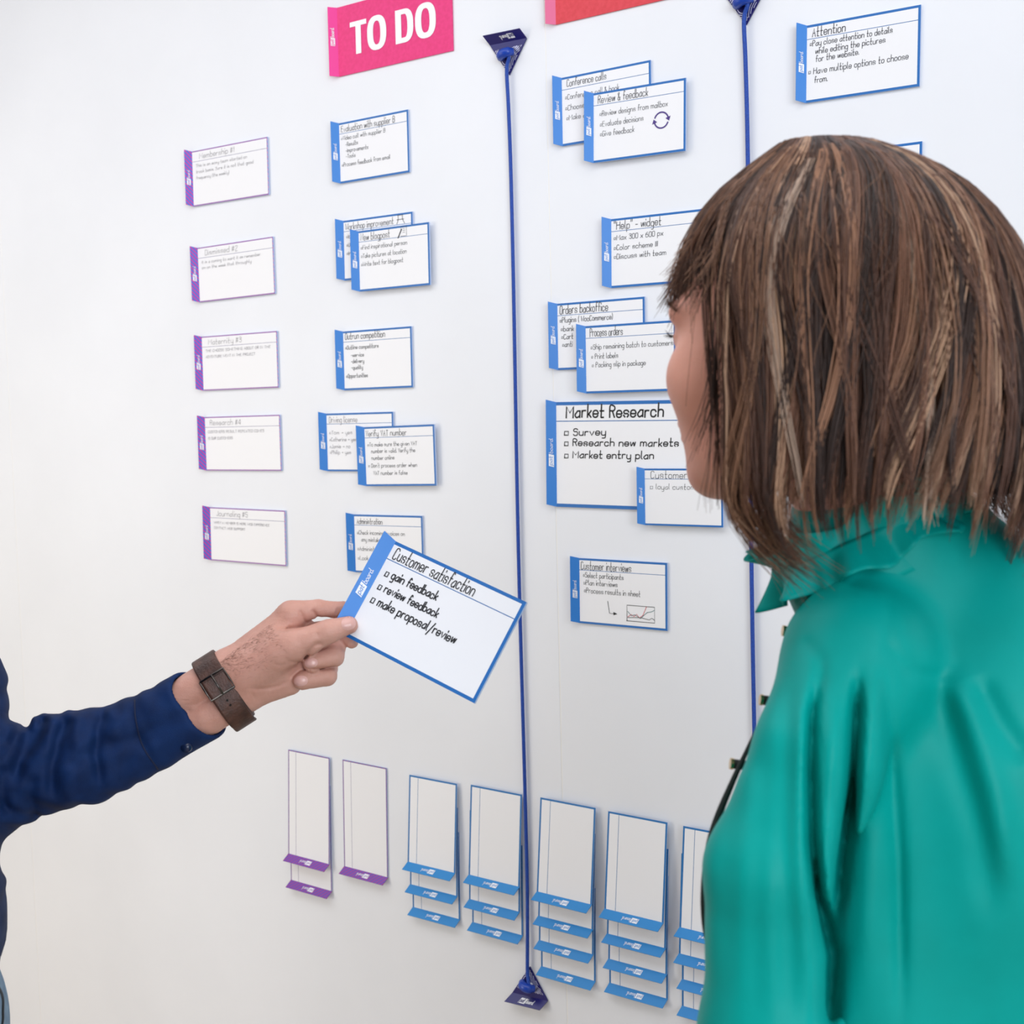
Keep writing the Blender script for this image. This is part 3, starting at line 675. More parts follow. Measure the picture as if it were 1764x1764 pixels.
# nails: small curved plates laid on the finger ends
def nail(name, cx, cy, rx, ry, ang, lift=.0007):
    ca, sa = math.cos(ang), math.sin(ang); v = []; f = []; n = 9; C = []
    for i in range(n):
        for j in range(n):
            a, b = -1 + 2 * i / (n - 1), -1 + 2 * j / (n - 1)
            k = max(abs(a), abs(b)); r = math.hypot(a, b) or 1; a2, b2 = a * k / r * (1 if k else 0), b * k / r
            a2 = math.copysign(abs(a2) ** .85, a2); C.append((cx + a2 * rx * ca - b2 * ry * sa, cy + a2 * rx * sa + b2 * ry * ca, math.hypot(a2, b2)))
    C = np.array(C); P = march(hand, C[:, 0], C[:, 1], .9, 1.5); D = P / np.linalg.norm(P, axis=1)[:, None]
    P = P - D * (lift * np.clip(1.2 - C[:, 2:] ** 4, -.6, 1))
    f = [(i * n + j, (i + 1) * n + j, (i + 1) * n + j + 1, i * n + j + 1) for i in range(n - 1) for j in range(n - 1)]
    obj(name, cw(P), f, m_nail, None, man, True, np.array(man.location))
nail('fingernail', 600.5, 1074, 12.5, 11.5, -.25); nail('fingernail', 536, 1142, 11.5, 8.5, -.15); nail('fingernail', 518.5, 1173, 12, 9, -.12)
# dark hair on the wrist and the edge of the forearm
N = 700; t_ = RNG.uniform(0, 1, N); s_ = np.abs(RNG.normal(0, .30, N))
bx = 372 + t_ * 92 + s_ * 34; by = 1140 - t_ * 66 + s_ * 56 + 3
keep = s_ < 1; bx, by = bx[keep], by[keep]; P0 = march(hand, bx, by, .9, 1.5)
ok = P0[:, 2] < 1.45; P0 = P0[ok]; n_ = len(P0); dirn = np.stack([RNG.normal(.75, .25, n_), RNG.normal(-.42, .28, n_), RNG.normal(-.25, .15, n_)], 1)
ln = RNG.uniform(.003, .007, n_)[:, None]
pp = np.stack([P0 + dirn * ln * t + np.array([0, .25, 0]) * ln * t * t for t in np.linspace(0, 1, 5)], 1)
m_hair = hair_mat('hair_strands')
strand_mesh('wrist_hair', pp, np.tile(np.linspace(.00008, .00003, 5), (n_, 1)), np.tile(lin(120, 84, 66), (n_, 1)) * RNG.uniform(.6, 1.4, (n_, 1)), m_hair, man)

# shirt: sleeve with cuff, upper arm, torso
shirt = SDF()
def sc(a, ra, b, rb, k=30): shirt.add(cap(h(*a), h(*b), ra * SP, rb * SP), k * SP)
for o in (-1, 1):
    ox, oy = 11 * o, 17 * o
    sc((372 + ox, 1197 + oy, 4), 46, (258 + ox, 1262 + oy, 6), 47, 6); sc((258 + ox, 1262 + oy, 6), 47, (150 + ox, 1305 + oy, 6), 60, 6)
sc((150, 1305, 6), 74, (10, 1330, 8), 94, 14); sc((10, 1330, 8), 92, (-70, 1335, 12), 102, 10)
sc((-80, 1325, 12), 100, (-105, 1190, 20), 108, 20); sc((-118, 1190, 20), 110, (-255, 800, 60), 112, 30)
Rm = np.stack([Fm, Um, Lm])
tq = lambda x, y, d: q(x, y, d)
shirt.add(ell(tq(-302, 1610, 1.08), (.145, .16, .185), Rm), .04); shirt.add(ell(tq(-345, 1150, 1.08), (.120, .30, .19), Rm), .05)
shirt.add(cap(tq(-350, 800, 1.20), tq(-350, 800, .93), .072), .06); shirt.add(cap(tq(-370, 800, .92), tq(-400, 1300, .86), .062, .055), .05)
shirt.add(cap(tq(-400, 1300, .86), tq(-330, 1700, .90), .052, .042), .03)
Z3 = lambda L: [(x / 2.673, 1000 + y / 2.673) for x, y in L]
shirt.post.append(creases([
 (Z3([(100, 605), (130, 700), (90, 830), (60, 960)]), .010, 13), (Z3([(215, 600), (170, 720), (110, 850)]), .006, 10), (Z3([(330, 610), (270, 740), (240, 880), (235, 1020)]), .007, 11),
 (Z3([(500, 575), (455, 680), (440, 800), (470, 980)]), .0065, 10), (Z3([(590, 560), (620, 700), (720, 850)]), .0022, 8), (Z3([(170, 605), (240, 640), (210, 780)]), -.004, 12),
 (Z3([(280, 600), (360, 640), (340, 800)]), -.004, 13), (Z3([(480, 590), (530, 640), (520, 760)]), -.003, 12), (Z3([(90, 600), (40, 680), (0, 760)]), .006, 12),
 (Z3([(150, 880), (140, 1000), (170, 1110)]), .005, 12), (Z3([(330, 830), (300, 960), (330, 1060)]), -.004, 14), (Z3([(20, 840), (10, 960), (30, 1090)]), .005, 11)]))
shirt.post.append(lambda X, Y, Z: .0016 * np.sin(X * 130 + 4 * np.sin(Y * 55)) * np.sin(Y * 70 + 2 * np.sin(X * 60)) * np.clip((-.29 - X) * 12, 0, 1))
m_shirt = noise_mix(mat('navy_cotton', srgb(12, 44, 96), .75, .25), srgb(3, 30, 72), srgb(6, 40, 88), 40, bump=.35, bscale=1400)
cutF = SDF()                        # open the cuff: remove everything past its rim, and the inside
axis = (h(405, 1174, 6) - h(262, 1262, 6)); axis /= np.linalg.norm(axis)
perp = np.array([.56, .83, 0]); rimn = axis - perp * .06 + np.array([0, 0, -.42]); rimn /= np.linalg.norm(rimn)
rim0 = h(346, 1214, 4)
def shirt_fn(X, Y, Z):
    d = shirt(X, Y, Z)
    e = (X - rim0[0]) * rimn[0] + (Y - rim0[1]) * rimn[1] + (Z - rim0[2]) * rimn[2]
    near = .11 - np.sqrt((X - rim0[0]) ** 2 + (Y - rim0[1]) ** 2 + (Z - rim0[2]) ** 2)
    d = smax(d, np.minimum(e, near), .004)
    inner = np.maximum(np.maximum(shirt(X, Y, Z) + .0042, -(e + .028)), -near)
    return smax(d, -inner, .002)
shirt_fn.bounds = shirt.bounds
sh = grow('shirt', shirt_fn, .006, m_shirt, man, fine=(h(-30, 1090, -140), h(420, 1460, 140), .0016))
# cuff seam, placket slit and button
def on_surf(name, fn, pts, r, m, parent, lift=.0004, d1=1.6, n=8):
    P = spline([(x, y, 0) for x, y in pts], n); S_ = march(fn, P[:, 0], P[:, 1], .6, d1); D = S_ / np.linalg.norm(S_, axis=1)[:, None]
    v, f = tube(S_ - D * lift, r, 6); return obj(name, cw(v), f, m, None, parent, True, np.array(parent.location))
m_thread = mat('dark_navy_thread', srgb(6, 22, 58), .8)
on_surf('cuff_seam', shirt, [(232, 1206), (234, 1240), (246, 1285), (272, 1325)], .0009, m_thread, man)
bt = march(shirt, [322], [1287])[0]; v, f = tube([bt + np.array([0, 0, .001]), bt - np.array([0, .0004, .003])], .0052, 16)
obj('cuff_button', cw(v), f, mat('dark_button', srgb(20, 34, 66), .25), None, man, True, np.array(man.location))
# jeans and the head of the man, outside or at the very edge of the frame
m_jean = noise_mix(mat('light_blue_denim', srgb(112, 140, 164), .85), srgb(98, 126, 152), srgb(128, 154, 176), 60, bump=.4, bscale=700)
jn = SDF()
jn.add(ell(tq(-285, 1815, 1.08), (.140, .13, .18), Rm), .03)
for dz in (-.085, .085):
    a = tq(-213, 1890, 1.08 + dz); jn.add(cap(a, np.array([a[0] - .01, .93, a[2] + .01]), .086, .06), .05); jn.add(cap([a[0] - .01, .93, a[2] + .01], [a[0] - .02, 1.38, a[2]], .06, .055), .03)
grow('jeans', jn, .007, m_jean, man)
hand.post = hand.post[:]; body_m = SDF(); body_m.p = list(hand.p); body_m.post = list(hand.post)
Pm = head(body_m, hO, Fm, Um, Lm, 1.02)
bc_ = lambda a, b, ra, rb=None, k=.02: body_m.add(cap(a, b, ra, rb), k)
bc_(Pm(-15, -60, 0), tq(-370, 780, 1.08), .055, .060, .03)
bc_(h(290, 1245, 6), h(200, 1285, 6), 30 * SP, 30 * SP); bc_(h(200, 1285, 6), h(-70, 1325, 12), 30 * SP, 44 * SP); bc_(h(-75, 1325, 12), h(-245, 800, 60), 50 * SP, 60 * SP); bc_(h(-255, 800, 60), tq(-370, 790, 1.08), .045, .06, .03)
body_m.add(ell(tq(-345, 1150, 1.08), (.10, .26, .15), Rm), .04); body_m.add(ell(tq(-310, 1650, 1.08), (.11, .20, .14), Rm), .04)
bc_(tq(-370, 790, 1.08), tq(-370, 800, .92), .06, .045, .03); bc_(tq(-370, 800, .92), tq(-400, 1300, .86), .044, .034); bc_(tq(-400, 1300, .86), tq(-320, 1730, .90), .033, .028)
bh = tq(-308, 1800, .90)
bc_(tq(-320, 1730, .90), bh, .028, .03, .01); body_m.add(ell(bh + [0, .02, 0], (.022, .045, .038)), .012)
for i in range(4): bc_(bh + [0, .05, .018 - .02 * i + .01], bh + [.018, .105 - .006 * abs(i - 1), .022 - .02 * i + .01], .0095, .008, .004)
bc_(bh + [.012, .0, -.03], bh + [.035, .06, -.045], .012, .009, .006)
for dz in (-.085, .085):
    a = tq(-213, 1890, 1.08 + dz); kn = np.array([a[0] - .01, .93, a[2] + .01]); an = np.array([a[0] - .02, 1.40, a[2]])
    bc_(tq(-300, 1800, 1.08 + dz * .7), a, .07, .07); bc_(a, kn, .07, .046); bc_(kn, an, .046, .036); body_m.add(ell(an + np.array([.07, .03, 0]), (.13, .035, .045)), .01)
grow('body', body_m, .008, m_skin_m, man, fine=(h(330, 1010, -62), h(640, 1275, 76), .0012))
hm = SDF(); hm.add(ell(hO + (Fm * -14 + Um * 48) * .001, (.093, .082, .079), Rm), .01); hm.add(ell(hO + (Fm * 60 + Um * -20) * .001, (.075, .062, .09), Rm), .01, 's')
grow('hair', hm, .005, mat('man_hair', srgb(70, 54, 44), .6), man)
# cable hanging at the hip
v, f = tube(spline([q(-40, 1650, 1.06), q(-14, 1685, 1.05), (q(3, 1712, 1.045)), q(5, 1740, 1.045), q(0, 1775, 1.05), q(-40, 1835, 1.06)], 8), .0011, 8)
obj('earphone_cable', cw(v), f, mat('black_cable', srgb(22, 24, 28), .5), None, man, True, np.array(man.location))

# wristwatch: strap around the wrist
m_leather = noise_mix(mat('brown_leather', srgb(66, 38, 30), .5), srgb(54, 30, 24), srgb(80, 48, 38), 90, bump=.5, bscale=500)
m_metal = mat('dark_metal', srgb(96, 90, 86), .3, .5, Metallic=1.0)
wc = h(386, 1189, 5); w1 = np.array([.53, .83, .0]); w1 /= np.linalg.norm(w1); wa = np.cross(w1, [0, 0, 1.]); wa /= np.linalg.norm(wa)   # wa along the arm
if wa[0] < 0: wa = -wa
wa = wa * .985 + np.array([0, 0, .17]); wa /= np.linalg.norm(wa)
w2 = np.cross(wa, w1)
watch = thing('wristwatch', cw(wc), 'dark brown leather watch strap with buckle around the reaching wrist', 'watch'); woff = np.array(watch.location)
def ring_r(th):
    t = np.linspace(.0, .09, 70); c, s = math.cos(th), math.sin(th); P = wc + (w1 * c + w2 * s) * t[:, None]
    dv = hand(P[:, 0], P[:, 1], P[:, 2]); i = np.argmax(dv > .0008); return t[i]
TH_ = np.linspace(0, 2 * math.pi, 72, endpoint=False); RR = np.array([ring_r(t) for t in TH_])
RR = (RR + np.roll(RR, 1) + np.roll(RR, -1) + np.roll(RR, 2) + np.roll(RR, -2)) / 5 + .0006
def band(th_idx, r_add, half, thick, name, m, closed, par, shift=0):
    v = []; f = []; prof = [(-half, 0), (-half, thick * .8), (-half + .0012, thick), (half - .0012, thick), (half, thick * .8), (half, 0)]
    for n, i in enumerate(th_idx):
        t = TH_[i % 72]; rad = RR[i % 72] + (r_add(n / max(1, len(th_idx) - 1)) if callable(r_add) else r_add); d = w1 * math.cos(t) + w2 * math.sin(t)
        for a, b in prof: v.append(wc + wa * (a + shift) + d * (rad + b))
    k = len(prof); n = len(th_idx)
    for i in range(n if closed else n - 1):
        for j in range(k): f.append((i * k + j, i * k + (j + 1) % k, ((i + 1) % n) * k + (j + 1) % k, ((i + 1) % n) * k + j))
    if not closed: f += [tuple(range(k)), tuple((n - 1) * k + j for j in range(k))[::-1]]
    return obj(name, cw(v), f, m, None, par, False, woff)
band(range(72), 0, .0122, .0026, 'strap', m_leather, True, watch)
# which way is the viewer: angle with most negative depth
vi = int(np.argmin([(w1 * math.cos(t) + w2 * math.sin(t))[2] for t in TH_]))
dirs = 1 if (w1 * math.cos(TH_[(vi + 5) % 72]))[1] > (w1 * math.cos(TH_[(vi - 5) % 72]))[1] else -1      # towards the lower side
tail = [vi - 6 * dirs + dirs * i for i in range(26)]
band(tail, lambda t: .0030 + .008 * max(0, t - .72) ** 1.0, .0112, .0024, 'strap_tail', m_leather, False, watch)
def on_ring(i, a, r): t = TH_[i % 72]; d = w1 * math.cos(t) + w2 * math.sin(t); return wc + wa * a + d * (RR[i % 72] + r)
b0 = vi - 7 * dirs; b1 = vi + 1 * dirs
loopP = [on_ring(b0 + dirs * j, -.0128, .0055) for j in (0, 4, 8)] + [on_ring(b1, .0128, .0055)] + [on_ring(b0 + dirs * j, .0128, .0055) for j in (4, 0)]
loopP = loopP + [loopP[0]]; v, f = tube(np.array(loopP), .0011, 8); obj('buckle', cw(v), f, m_metal, None, watch, True, woff)
v, f = tube([on_ring(b0, .0, .006), on_ring(b1, .0, .0064)], .0009, 8); obj('buckle_prong', cw(v), f, m_metal, None, watch, True, woff)
for j in (11, 13): 
    v, f = tube([on_ring(b0 + dirs * j, 0, .0045), on_ring(b0 + dirs * j, 0, .0057)], .0012, 10); obj('strap_hole', cw(v), f, mat('hole_dark', srgb(18, 10, 8), .8), None, watch, False, woff)
kp = [b0 + dirs * (i + 17) for i in range(3)]
vi2 = (vi + 36) % 72
v, f = tube([on_ring(vi2, 0, .002), on_ring(vi2, 0, .010)], .018, 28); obj('watch_case', cw(v), f, m_metal, None, watch, False, woff)

# ================================================================== the woman
wo = person(cw(q(1560, 2600, .93)) * [1, 1, 0], 'person in a green blouse seen from behind, looking at the wall cards'); wbase = np.array(wo.location)
th = math.radians(46); U = np.array([0.0, -1.0, -.04]); U /= np.linalg.norm(U)
F = np.array([-math.cos(th), .06, math.sin(th)]); F -= U * (F @ U); F /= np.linalg.norm(F); L = np.cross(U, F)
if L[2] > 0: L = -L
O = q(1392, 567, .865)
bw = SDF(); PH = head(bw, O, F, U, L, .985)
neck0 = q(1440, 715, .885); neck1 = q(1530, 1060, .912)
bw.add(cap(neck0, q(1500, 930, .900), .046, .046), .02); bw.add(cap(q(1500, 930, .900), neck1, .046, .050), .01)
thb = math.radians(32); Fb = np.array([-math.cos(thb), 0, math.sin(thb)]); Ub = np.array([0, -1., 0]); Lb = np.array([-math.sin(thb), 0, -math.cos(thb)]); Rb = np.stack([Fb, Ub, Lb])
TC = q(1640, 1150, .97)
T = lambda f, u, l: TC + (Fb * f + Ub * u + Lb * l) * .001
for f_, u_, r_ in ((0, -60, (78, 120, 135)), (4, -250, (76, 160, 118)), (-4, -480, (95, 130, 145))): bw.add(ell(T(f_, u_, 0), np.array(r_) * .001, Rb), .05)
for s in (-1, 1):
    hip = T(-5, -560, 85 * s); kn = T(5, -960, 85 * s); an = T(-25, -1370, 85 * s)
    bw.add(cap(hip, kn, .08, .052), .05); bw.add(cap(kn, an, .05, .036), .02); bw.add(ell(an + Fb * .06 + np.array([0, .035, 0]), (.12, .03, .04), Rb), .015)
sh_n = q(1478, 1128, .838); el_n = q(1330, 1800, .80); wr_n = el_n + Fb * .03 + Ub * -.22
hd = wr_n + Fb * .015 + Ub * -.075
def arm(sd, a, b, c, d, via=()):
    P = [a, *via, b]; R_ = [.034] + [.022] * (len(P) - 1)
    for i in range(len(P) - 1): sd.add(cap(P[i], P[i + 1], R_[i], R_[i + 1]), .015)
    sd.add(cap(b, c, .023, .024), .01); sd.add(cap(c, d, .026, .03), .015)
    e = (d - c) / np.linalg.norm(d - c); s = np.cross(e, Lb); s /= np.linalg.norm(s)
    for i in range(4): sd.add(cap(d + s * (.012 * i - .018), d + e * (.07 - .006 * abs(i - 1)) + s * (.014 * i - .021) + Lb * .01, .009, .0075), .004)
    sd.add(cap(d + s * -.02, d + e * .04 + s * -.05, .011, .009), .006)
arm(bw, sh_n + np.array([0, 0, .01]), el_n, wr_n, hd, (q(1396, 1290, .815), q(1328, 1500, .803)))
far = T(0, 5, -165); bw.add(cap(neck1, sh_n, .035, .034), .02); bw.add(cap(neck1, far, .035, .034), .02); arm(bw, far, T(20, -290, -195), T(40, -500, -190), T(45, -570, -188))
grow('body', bw, .006, m_skin_w, wo, fine=(q(1130, 240, .74), q(1480, 900, .96), .0028))
m_trs = noise_mix(mat('dark_trousers', srgb(36, 38, 48), .8), srgb(32, 34, 44), srgb(42, 44, 54), 50)
tr = SDF(); tr.add(ell(T(-4, -500, 0), (.125, .13, .175), Rb), .04)
for s in (-1, 1): tr.add(cap(T(-5, -560, 85 * s), T(5, -960, 85 * s), .093, .07), .05); tr.add(cap(T(5, -960, 85 * s), T(-25, -1330, 85 * s), .07, .06), .02)
grow('trousers', tr, .008, m_trs, wo)

# blouse
bl = SDF()
bl.add(ell(T(0, -90, 0), (.112, .16, .165), Rb), .05); bl.add(ell(T(10, -190, 0), (.118, .16, .16), Rb), .06)
bl.add(cap(T(0, -240, 40), T(0, -620, 40), .115, .128), .06); bl.add(cap(T(0, -240, -40), T(0, -620, -40), .115, .128), .06)
bl.add(cap(q(1535, 995, .915), sh_n + np.array([0, .002, .012]), .050, .044), .03); bl.add(cap(q(1560, 985, .93), far, .055, .05), .05)
bl.add(cap(q(1494, 905, .898), neck1, .0535, .060), .02); bl.add(cap(q(1540, 930, .91), q(1620, 1010, .96), .05, .06), .04)
bl.add(ell(T(-55, -70, 55), (.075, .16, .11), Rb), .05)
bl.add(cap(q(1490, 1215, .862), q(1490, 1900, .875), .044, .066), .03)
bl.add(cap(sh_n, q(1404, 1300, .808), .0455, .0390), .02); bl.add(cap(q(1404, 1300, .808), q(1324, 1500, .797), .0390, .0410), .008)
bl.add(cap(q(1324, 1500, .797), q(1330, 1800, .80), .0405, .043), .008); bl.add(cap(q(1330, 1800, .80), wr_n, .045, .036), .02)
bl.add(cap(far, T(20, -290, -195), .055, .05), .03); bl.add(cap(T(20, -290, -195), T(40, -490, -190), .05, .038), .02)
Z7 = lambda Lp: [(1180 + x / 3.0205, 780 + y / 3.0205) for x, y in Lp]
Z8 = lambda Lp: [(1180 + x / 3.0205, 1180 + y / 3.0205) for x, y in Lp]
bl.post.append(creases([
 (Z8([(715, -120), (665, 150), (655, 450), (660, 800), (690, 1080), (780, 1400), (770, 1560), (740, 1900)]), .017, 10), (Z8([(905, -110), (890, 200), (865, 560), (815, 950), (775, 1350)]), .017, 11),
 (Z8([(700, 1000), (770, 1400), (765, 1550), (735, 1900)]), .008, 20), (Z8([(790, 0), (760, 450), (745, 900), (770, 1300)]), -.0055, 17),
 (Z8([(560, -180), (540, 300), (510, 800), (525, 1300), (540, 1900)]), .0040, 22), (Z8([(620, -100), (600, 400), (600, 900), (640, 1300), (660, 1900)]), -.0035, 18),
 (Z8([(1040, -160), (1070, 350), (1110, 900), (1130, 1900)]), .0045, 13), (Z8([(980, -160), (980, 400), (960, 900), (930, 1700)]), -.006, 28),
 (Z8([(1380, -120), (1480, 200), (1600, 560), (1700, 1100)]), -.0075, 30), (Z8([(1500, -60), (1640, 200), (1800, 420)]), .005, 22), (Z8([(1300, -100), (1420, 300), (1560, 800), (1600, 1300)]), .0045, 28),
 (Z8([(440, 200), (400, 700), (370, 1200), (380, 1900)]), .003, 22), (Z8([(300, 450), (220, 900), (240, 1700)]), .002, 24),
 (Z7([(690, 700), (830, 580), (930, 450), (1010, 330), (1120, 200)]), .0032, 5), (Z7([(1200, 240), (1030, 430), (900, 580), (740, 720)]), -.0025, 14),
 (Z7([(600, 950), (690, 1060), (740, 1250)]), .0015, 14), (Z7([(1050, 700), (1060, 1000), (1180, 1140), (1450, 1180)]), .0014, 12)]))
bl.post.append(lambda X, Y, Z: .0008 * np.sin(X * 60 + 2 * np.sin(Y * 22)) * np.sin(Y * 26 + 2 * np.sin(X * 30)))
m_bl = mat('green_satin', srgb(0, 158, 136), .4, .5)
pb = m_bl.node_tree.nodes['Principled BSDF']; pb.inputs['Specular IOR Level'].default_value = .12; pb.inputs['Roughness'].default_value = .48
noise_mix(m_bl, srgb(0, 147, 139), srgb(0, 155, 148), 14, bump=.08, bscale=1500)
def bl_hem(X, Y, Z): return smax(bl(X, Y, Z), Y - TC[1] - .555, .01)
bl_hem.bounds = bl.bounds
grow('blouse', bl_hem, .005, m_bl, wo, fine=(q(1150, 830, .70), np.array([.40, .42, .93]), .0023))
# ruffled stand collar: two gathered rows around the neck
cc = q(1478, 930, .897); cn = np.array([-.42, -.90, .05]); cn /= np.linalg.norm(cn); ce1 = np.cross(cn, [0, 0, 1.]); ce1 /= np.linalg.norm(ce1); ce2 = np.cross(cn, ce1)
def ruffle(u0, u1, r0, r1, amp, nw, ph, name):
    nu, nv = 220, 9; v = []; f = []
    for j in range(nv):
        t = j / (nv - 1)
        for i in range(nu):
            a = 2 * math.pi * i / nu; wv = math.sin(nw * a + ph + 1.3 * math.sin(2 * a)) + .45 * math.sin(2.3 * nw * a + 2)
            r = r0 + (r1 - r0) * t ** 1.4 + amp * t * wv; u = u0 + (u1 - u0) * t + amp * .55 * t * math.sin(nw * a + 1.2 + ph)
            v.append(cc + cn * u + ce1 * r * math.cos(a) * 1.12 + ce2 * r * math.sin(a))
    f = [(j * nu + i, j * nu + (i + 1) % nu, (j + 1) * nu + (i + 1) % nu, (j + 1) * nu + i) for j in range(nv - 1) for i in range(nu)]
    o = obj(name, cw(v), f, m_bl, None, wo, True, wbase); s_ = o.modifiers.new('thick', 'SOLIDIFY'); s_.thickness = .0012; s_.offset = 0; return o
ruffle(-.030, .004, .056, .054, .0010, 13, 0, 'collar_band'); ruffle(.002, .022, .0555, .064, .0085, 8, 0, 'collar_ruffle'); ruffle(.006, -.016, .0575, .070, .0075, 9, 2, 'collar_ruffle')
# buttons on the front edge and the dark piping beside them
m_brass = mat('brass', srgb(206, 176, 130), .25, .5, Metallic=1.0); m_dark = mat('dark_piping', srgb(6, 26, 22), .7)
for px, py, d in ((1353, 1087, .90), (1314, 1206, .885), (1263, 1316, .872)):
    c = q(px, py, d); v, f = tube([c, c + np.array([-.0022, -.0003, 0])], .0040, 14); b_ = obj('button', cw(v), f, m_brass, None, wo, False, wbase)
    v, f = tube([c, c + np.array([.010, .0015, .002])], .0035, 10); obj('button_stand', cw(v), f, m_dark, None, b_, True, wbase)
Pp = spline([q(1396, 1040, .875), q(1384, 1090, .87), q(1366, 1135, .865), q(1340, 1185, .86), q(1304, 1258, .85), q(1264, 1342, .84), q(1231, 1425, .835), q(1217, 1500, .83), q(1214, 1580, .83), q(1219, 1640, .83)], 8)
rr = np.interp(np.linspace(0, 1, len(Pp)), [0, .1, .2, .32, .5, .7, .85, 1], [.0012, .0045, .0034, .0016, .0016, .0030, .0030, .0008])
v, f = tube(Pp, rr, 8); obj('front_piping', cw(v), f, m_dark, None, wo, True, wbase)
# lashes and brow
def fringe(name, pts, n, ln, rad, col, spread):
    base = np.array(pts); t = RNG.uniform(0, len(base) - 1, n); i = np.minimum(t.astype(int), len(base) - 2); fr = (t - i)[:, None]
    p0 = base[i] * (1 - fr) + base[i + 1] * fr; dv = np.array(spread) + RNG.normal(0, .25, (n, 3))
    pp = np.stack([p0 + dv * ln * s + np.array([0, -.3, 0]) * ln * s * s for s in np.linspace(0, 1, 5)], 1)
    strand_mesh(name, pp, np.tile(np.linspace(rad, rad * .3, 5), (n, 1)), np.tile(lin(*col), (n, 1)), m_hair, wo)
fringe('eyelashes', [PH(96, -1, 24), PH(93, -1, 36), PH(86, -2, 44)], 30, .0055, .0003, (36, 26, 24), F * .9 + L * .3)
fringe('eyebrow', [PH(98, 17, 14), PH(96, 20, 28), PH(86, 19, 44), PH(74, 14, 54)], 120, .007, .0003, (92, 66, 52), L * .8 + U * .4)

# hair: bob of strands hung over an inner mass
ky = np.array([233, 245, 262, 290, 330, 370, 420, 470, 520, 600, 700, 800, 860, 900, 950, 1000])
kl = np.array([1425, 1345, 1322, 1284, 1238, 1205, 1180, 1166, 1160, 1164, 1170, 1168, 1166, 1176, 1205, 1250])
kr = np.array([1430, 1505, 1545, 1606, 1664, 1702, 1736, 1758, 1775, 1796, 1810, 1818, 1818, 1812, 1800, 1780])
HD = .875
def hair_pt(phi, y, lay):
    """phi: 0 = right in the picture, 90 = towards the viewer, 180 = left; y photo height; lay 1 = outermost"""
    l = np.interp(y, ky, kl); r = np.interp(y, ky, kr); c = (l + r) / 2; hw = (r - l) / 2 * lay
    e = .88; cx = np.sign(np.cos(phi)) * np.abs(np.cos(phi)) ** e; sx = np.sign(np.sin(phi)) * np.abs(np.sin(phi)) ** e
    dz = -sx * (hw * .000352 + .016 * np.clip((y - 233) / 40, 0, 1))
    d = HD + dz + .004 * 0; yy = y
    px = c + hw * cx
    return np.stack([(px - 882) / FPX * (HD + dz * .35), (yy - 882) / FPX * (HD + dz * .5), d], -1)
def y_end(phi):
    dg = np.degrees(phi) % 360
    return np.interp(dg, [0, 30, 60, 85, 100, 115, 125, 132, 138, 144, 147, 151, 160, 180, 205, 240, 270, 300, 360], [935, 900, 850, 862, 875, 880, 886, 912, 955, 980, 860, 520, 495, 485, 520, 800, 860, 880, 935])
NC = 620; KP = 22
pc = RNG.uniform(0, 2 * np.pi, NC); wgt = np.where((pc > .0) & (pc < np.radians(155)), 1, .45)
pc = pc[RNG.uniform(0, 1, NC) < wgt]; NC = len(pc)
lay = 1 - np.abs(RNG.normal(0, .09, NC)); lay = np.clip(lay, .74, 1); cid_j = RNG.uniform(.7, 1.3, NC)
start = RNG.uniform(0, 1, NC) ** 2 * .22; endj = RNG.normal(0, 24, NC)
drift = RNG.normal(0, .085, NC); sweep = np.radians(RNG.normal(13, 11, NC)); wob = RNG.uniform(0, 6.28, NC)
tone = np.clip(RNG.uniform(0, 1, NC) * .80 + .10 + .09 * np.sin(pc * 7.3 + 4) + .09 * np.sin(pc * 19), 0, .999)
PAL = np.array([lin(50, 33, 27), lin(84, 54, 41), lin(112, 76, 58), lin(144, 104, 80), lin(176, 140, 114), lin(176, 150, 132)])
cid = np.searchsorted(np.cumsum([.22, .26, .22, .16, .10, .04]), tone).clip(0, 5)
paths = []; cols = []; rads = []
tt = np.linspace(0, 1, KP)
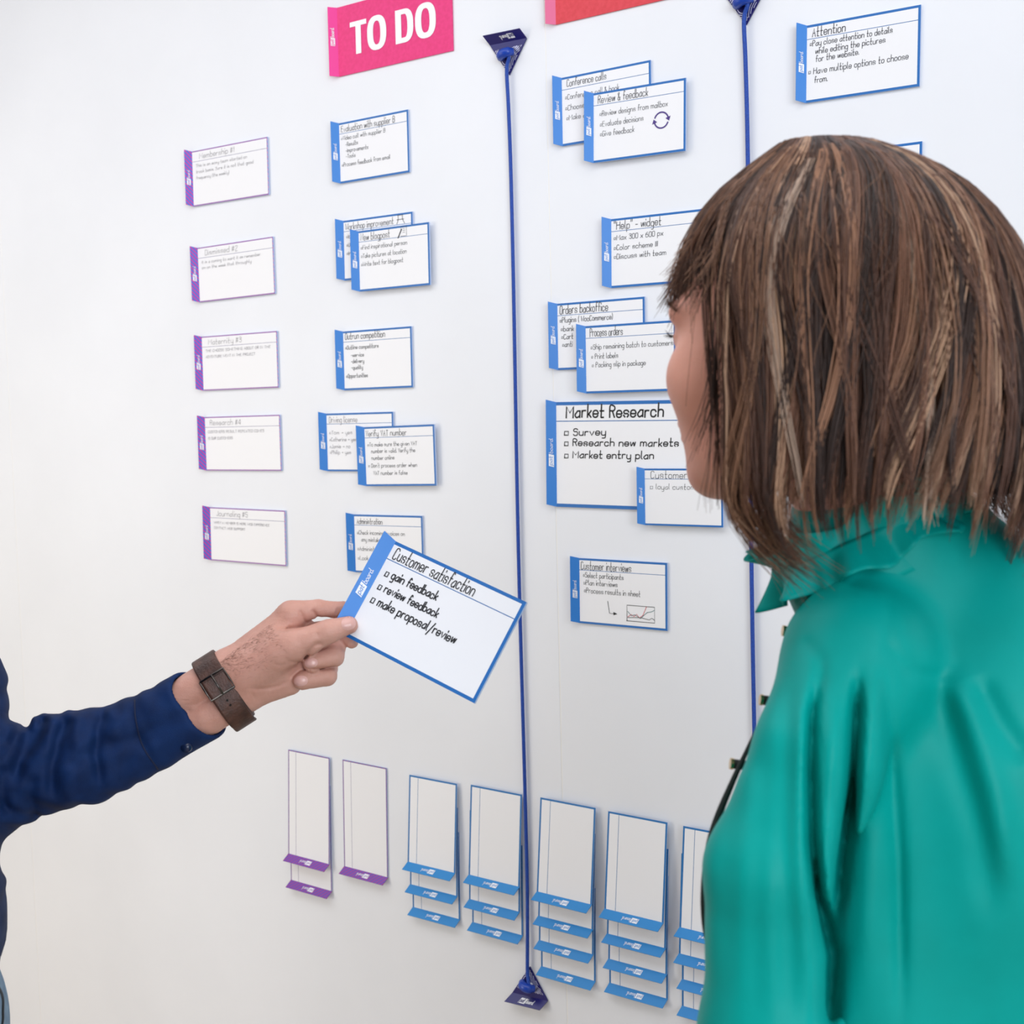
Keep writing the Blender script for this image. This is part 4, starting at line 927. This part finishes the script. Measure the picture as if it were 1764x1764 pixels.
for i in range(NC):
    ns = 17; ph0 = pc[i]
    for s in range(ns):
        dp = RNG.normal(0, .035); dl = RNG.normal(0, .012); ye = y_end(np.array([ph0]))[0] + endj[i] + RNG.normal(0, 14)
        vis = 0 < ph0 < np.radians(150)
        conv = dp * (1 - .85 * tt ** 1.2)
        swp = sweep[i] * np.clip((math.degrees(ph0)) / 60, .3, 1) if math.degrees(ph0) < 100 else sweep[i] * .35
        ph = ph0 + conv + drift[i] * np.sin(tt * 4 + wob[i]) + swp * (tt ** 1.6 - .35)
        if ph0 > np.radians(100) and ph0 < np.radians(146): ph = np.minimum(ph, np.radians(143.5) + dp * .4)
        if np.radians(146) <= ph0 < np.radians(200): ph = np.maximum(ph, np.radians(146) - .2 * (tt < .6))
        y0 = 233 + start[i] * 420 + 6; y = y0 + (ye - y0) * tt ** 1.08
        la = np.clip(lay[i] + dl, .7, 1.01) * (1 - .05 * np.clip(tt - .8, 0, 1) * 4 * (ph0 < np.radians(100)))
        P = hair_pt(ph, y, la)
        if ye > 895 and ph0 > np.radians(118): P[:, 0] += .036 * np.clip((math.degrees(ph0) - 124) / 18, .1, 1) * np.clip((tt - .80) / .2, 0, 1) ** 2 * RNG.uniform(.2, 1.1)
        if np.radians(146) <= ph0 < np.radians(215): P[:, 0] -= .012 * np.clip((tt - .7) / .3, 0, 1) ** 2 * RNG.uniform(-.6, 1.2)
        paths.append(P); cols.append(PAL[cid[i]] * RNG.uniform(.85, 1.15) * cid_j[i]); rads.append(np.interp(tt, [0, .1, .75, 1], [.00032, .00046, .00040, .00012]))
# loose flyaway strands
for i in range(260):
    ph0 = RNG.uniform(0, 2 * np.pi); dp = RNG.normal(0, .15); y0 = 236 + RNG.uniform(0, 200); ye = y0 + RNG.uniform(120, 420); ye = min(ye, y_end(np.array([ph0]))[0] + 25)
    y = y0 + (ye - y0) * tt; P = hair_pt(ph0 + dp * tt + .05 * np.sin(5 * tt + i), y, 1.01 + RNG.uniform(0, .035) * tt)
    paths.append(P); cols.append(PAL[RNG.integers(1, 4)]); rads.append(np.full(KP, .00016))
strand_mesh('hair', np.array(paths), np.array(rads), np.array(cols), m_hair, wo)
# inner mass of hair under the strands
nph, nyy = 96, 40; v = []; 
for j in range(nyy):
    for i in range(nph):
        ph = 2 * math.pi * i / nph; ye = y_end(np.array([ph]))[0] - 55; ye = min(ye, 850); y = 241 + (ye - 241) * (j / (nyy - 1)) ** 1.15
        v.append(hair_pt(np.array([ph]), np.array([y]), .84 if j else .3)[0])
f = [(j * nph + i, j * nph + (i + 1) % nph, (j + 1) * nph + (i + 1) % nph, (j + 1) * nph + i) for j in range(nyy - 1) for i in range(nph)]
f.append(tuple(range(nph)))
obj('hair_undercoat', cw(v), f, noise_mix(mat('dark_hair', srgb(52, 36, 29), .6), srgb(44, 30, 25), srgb(66, 46, 37), 30, stretch=(6, 6, 1)), None, wo, True, wbase)
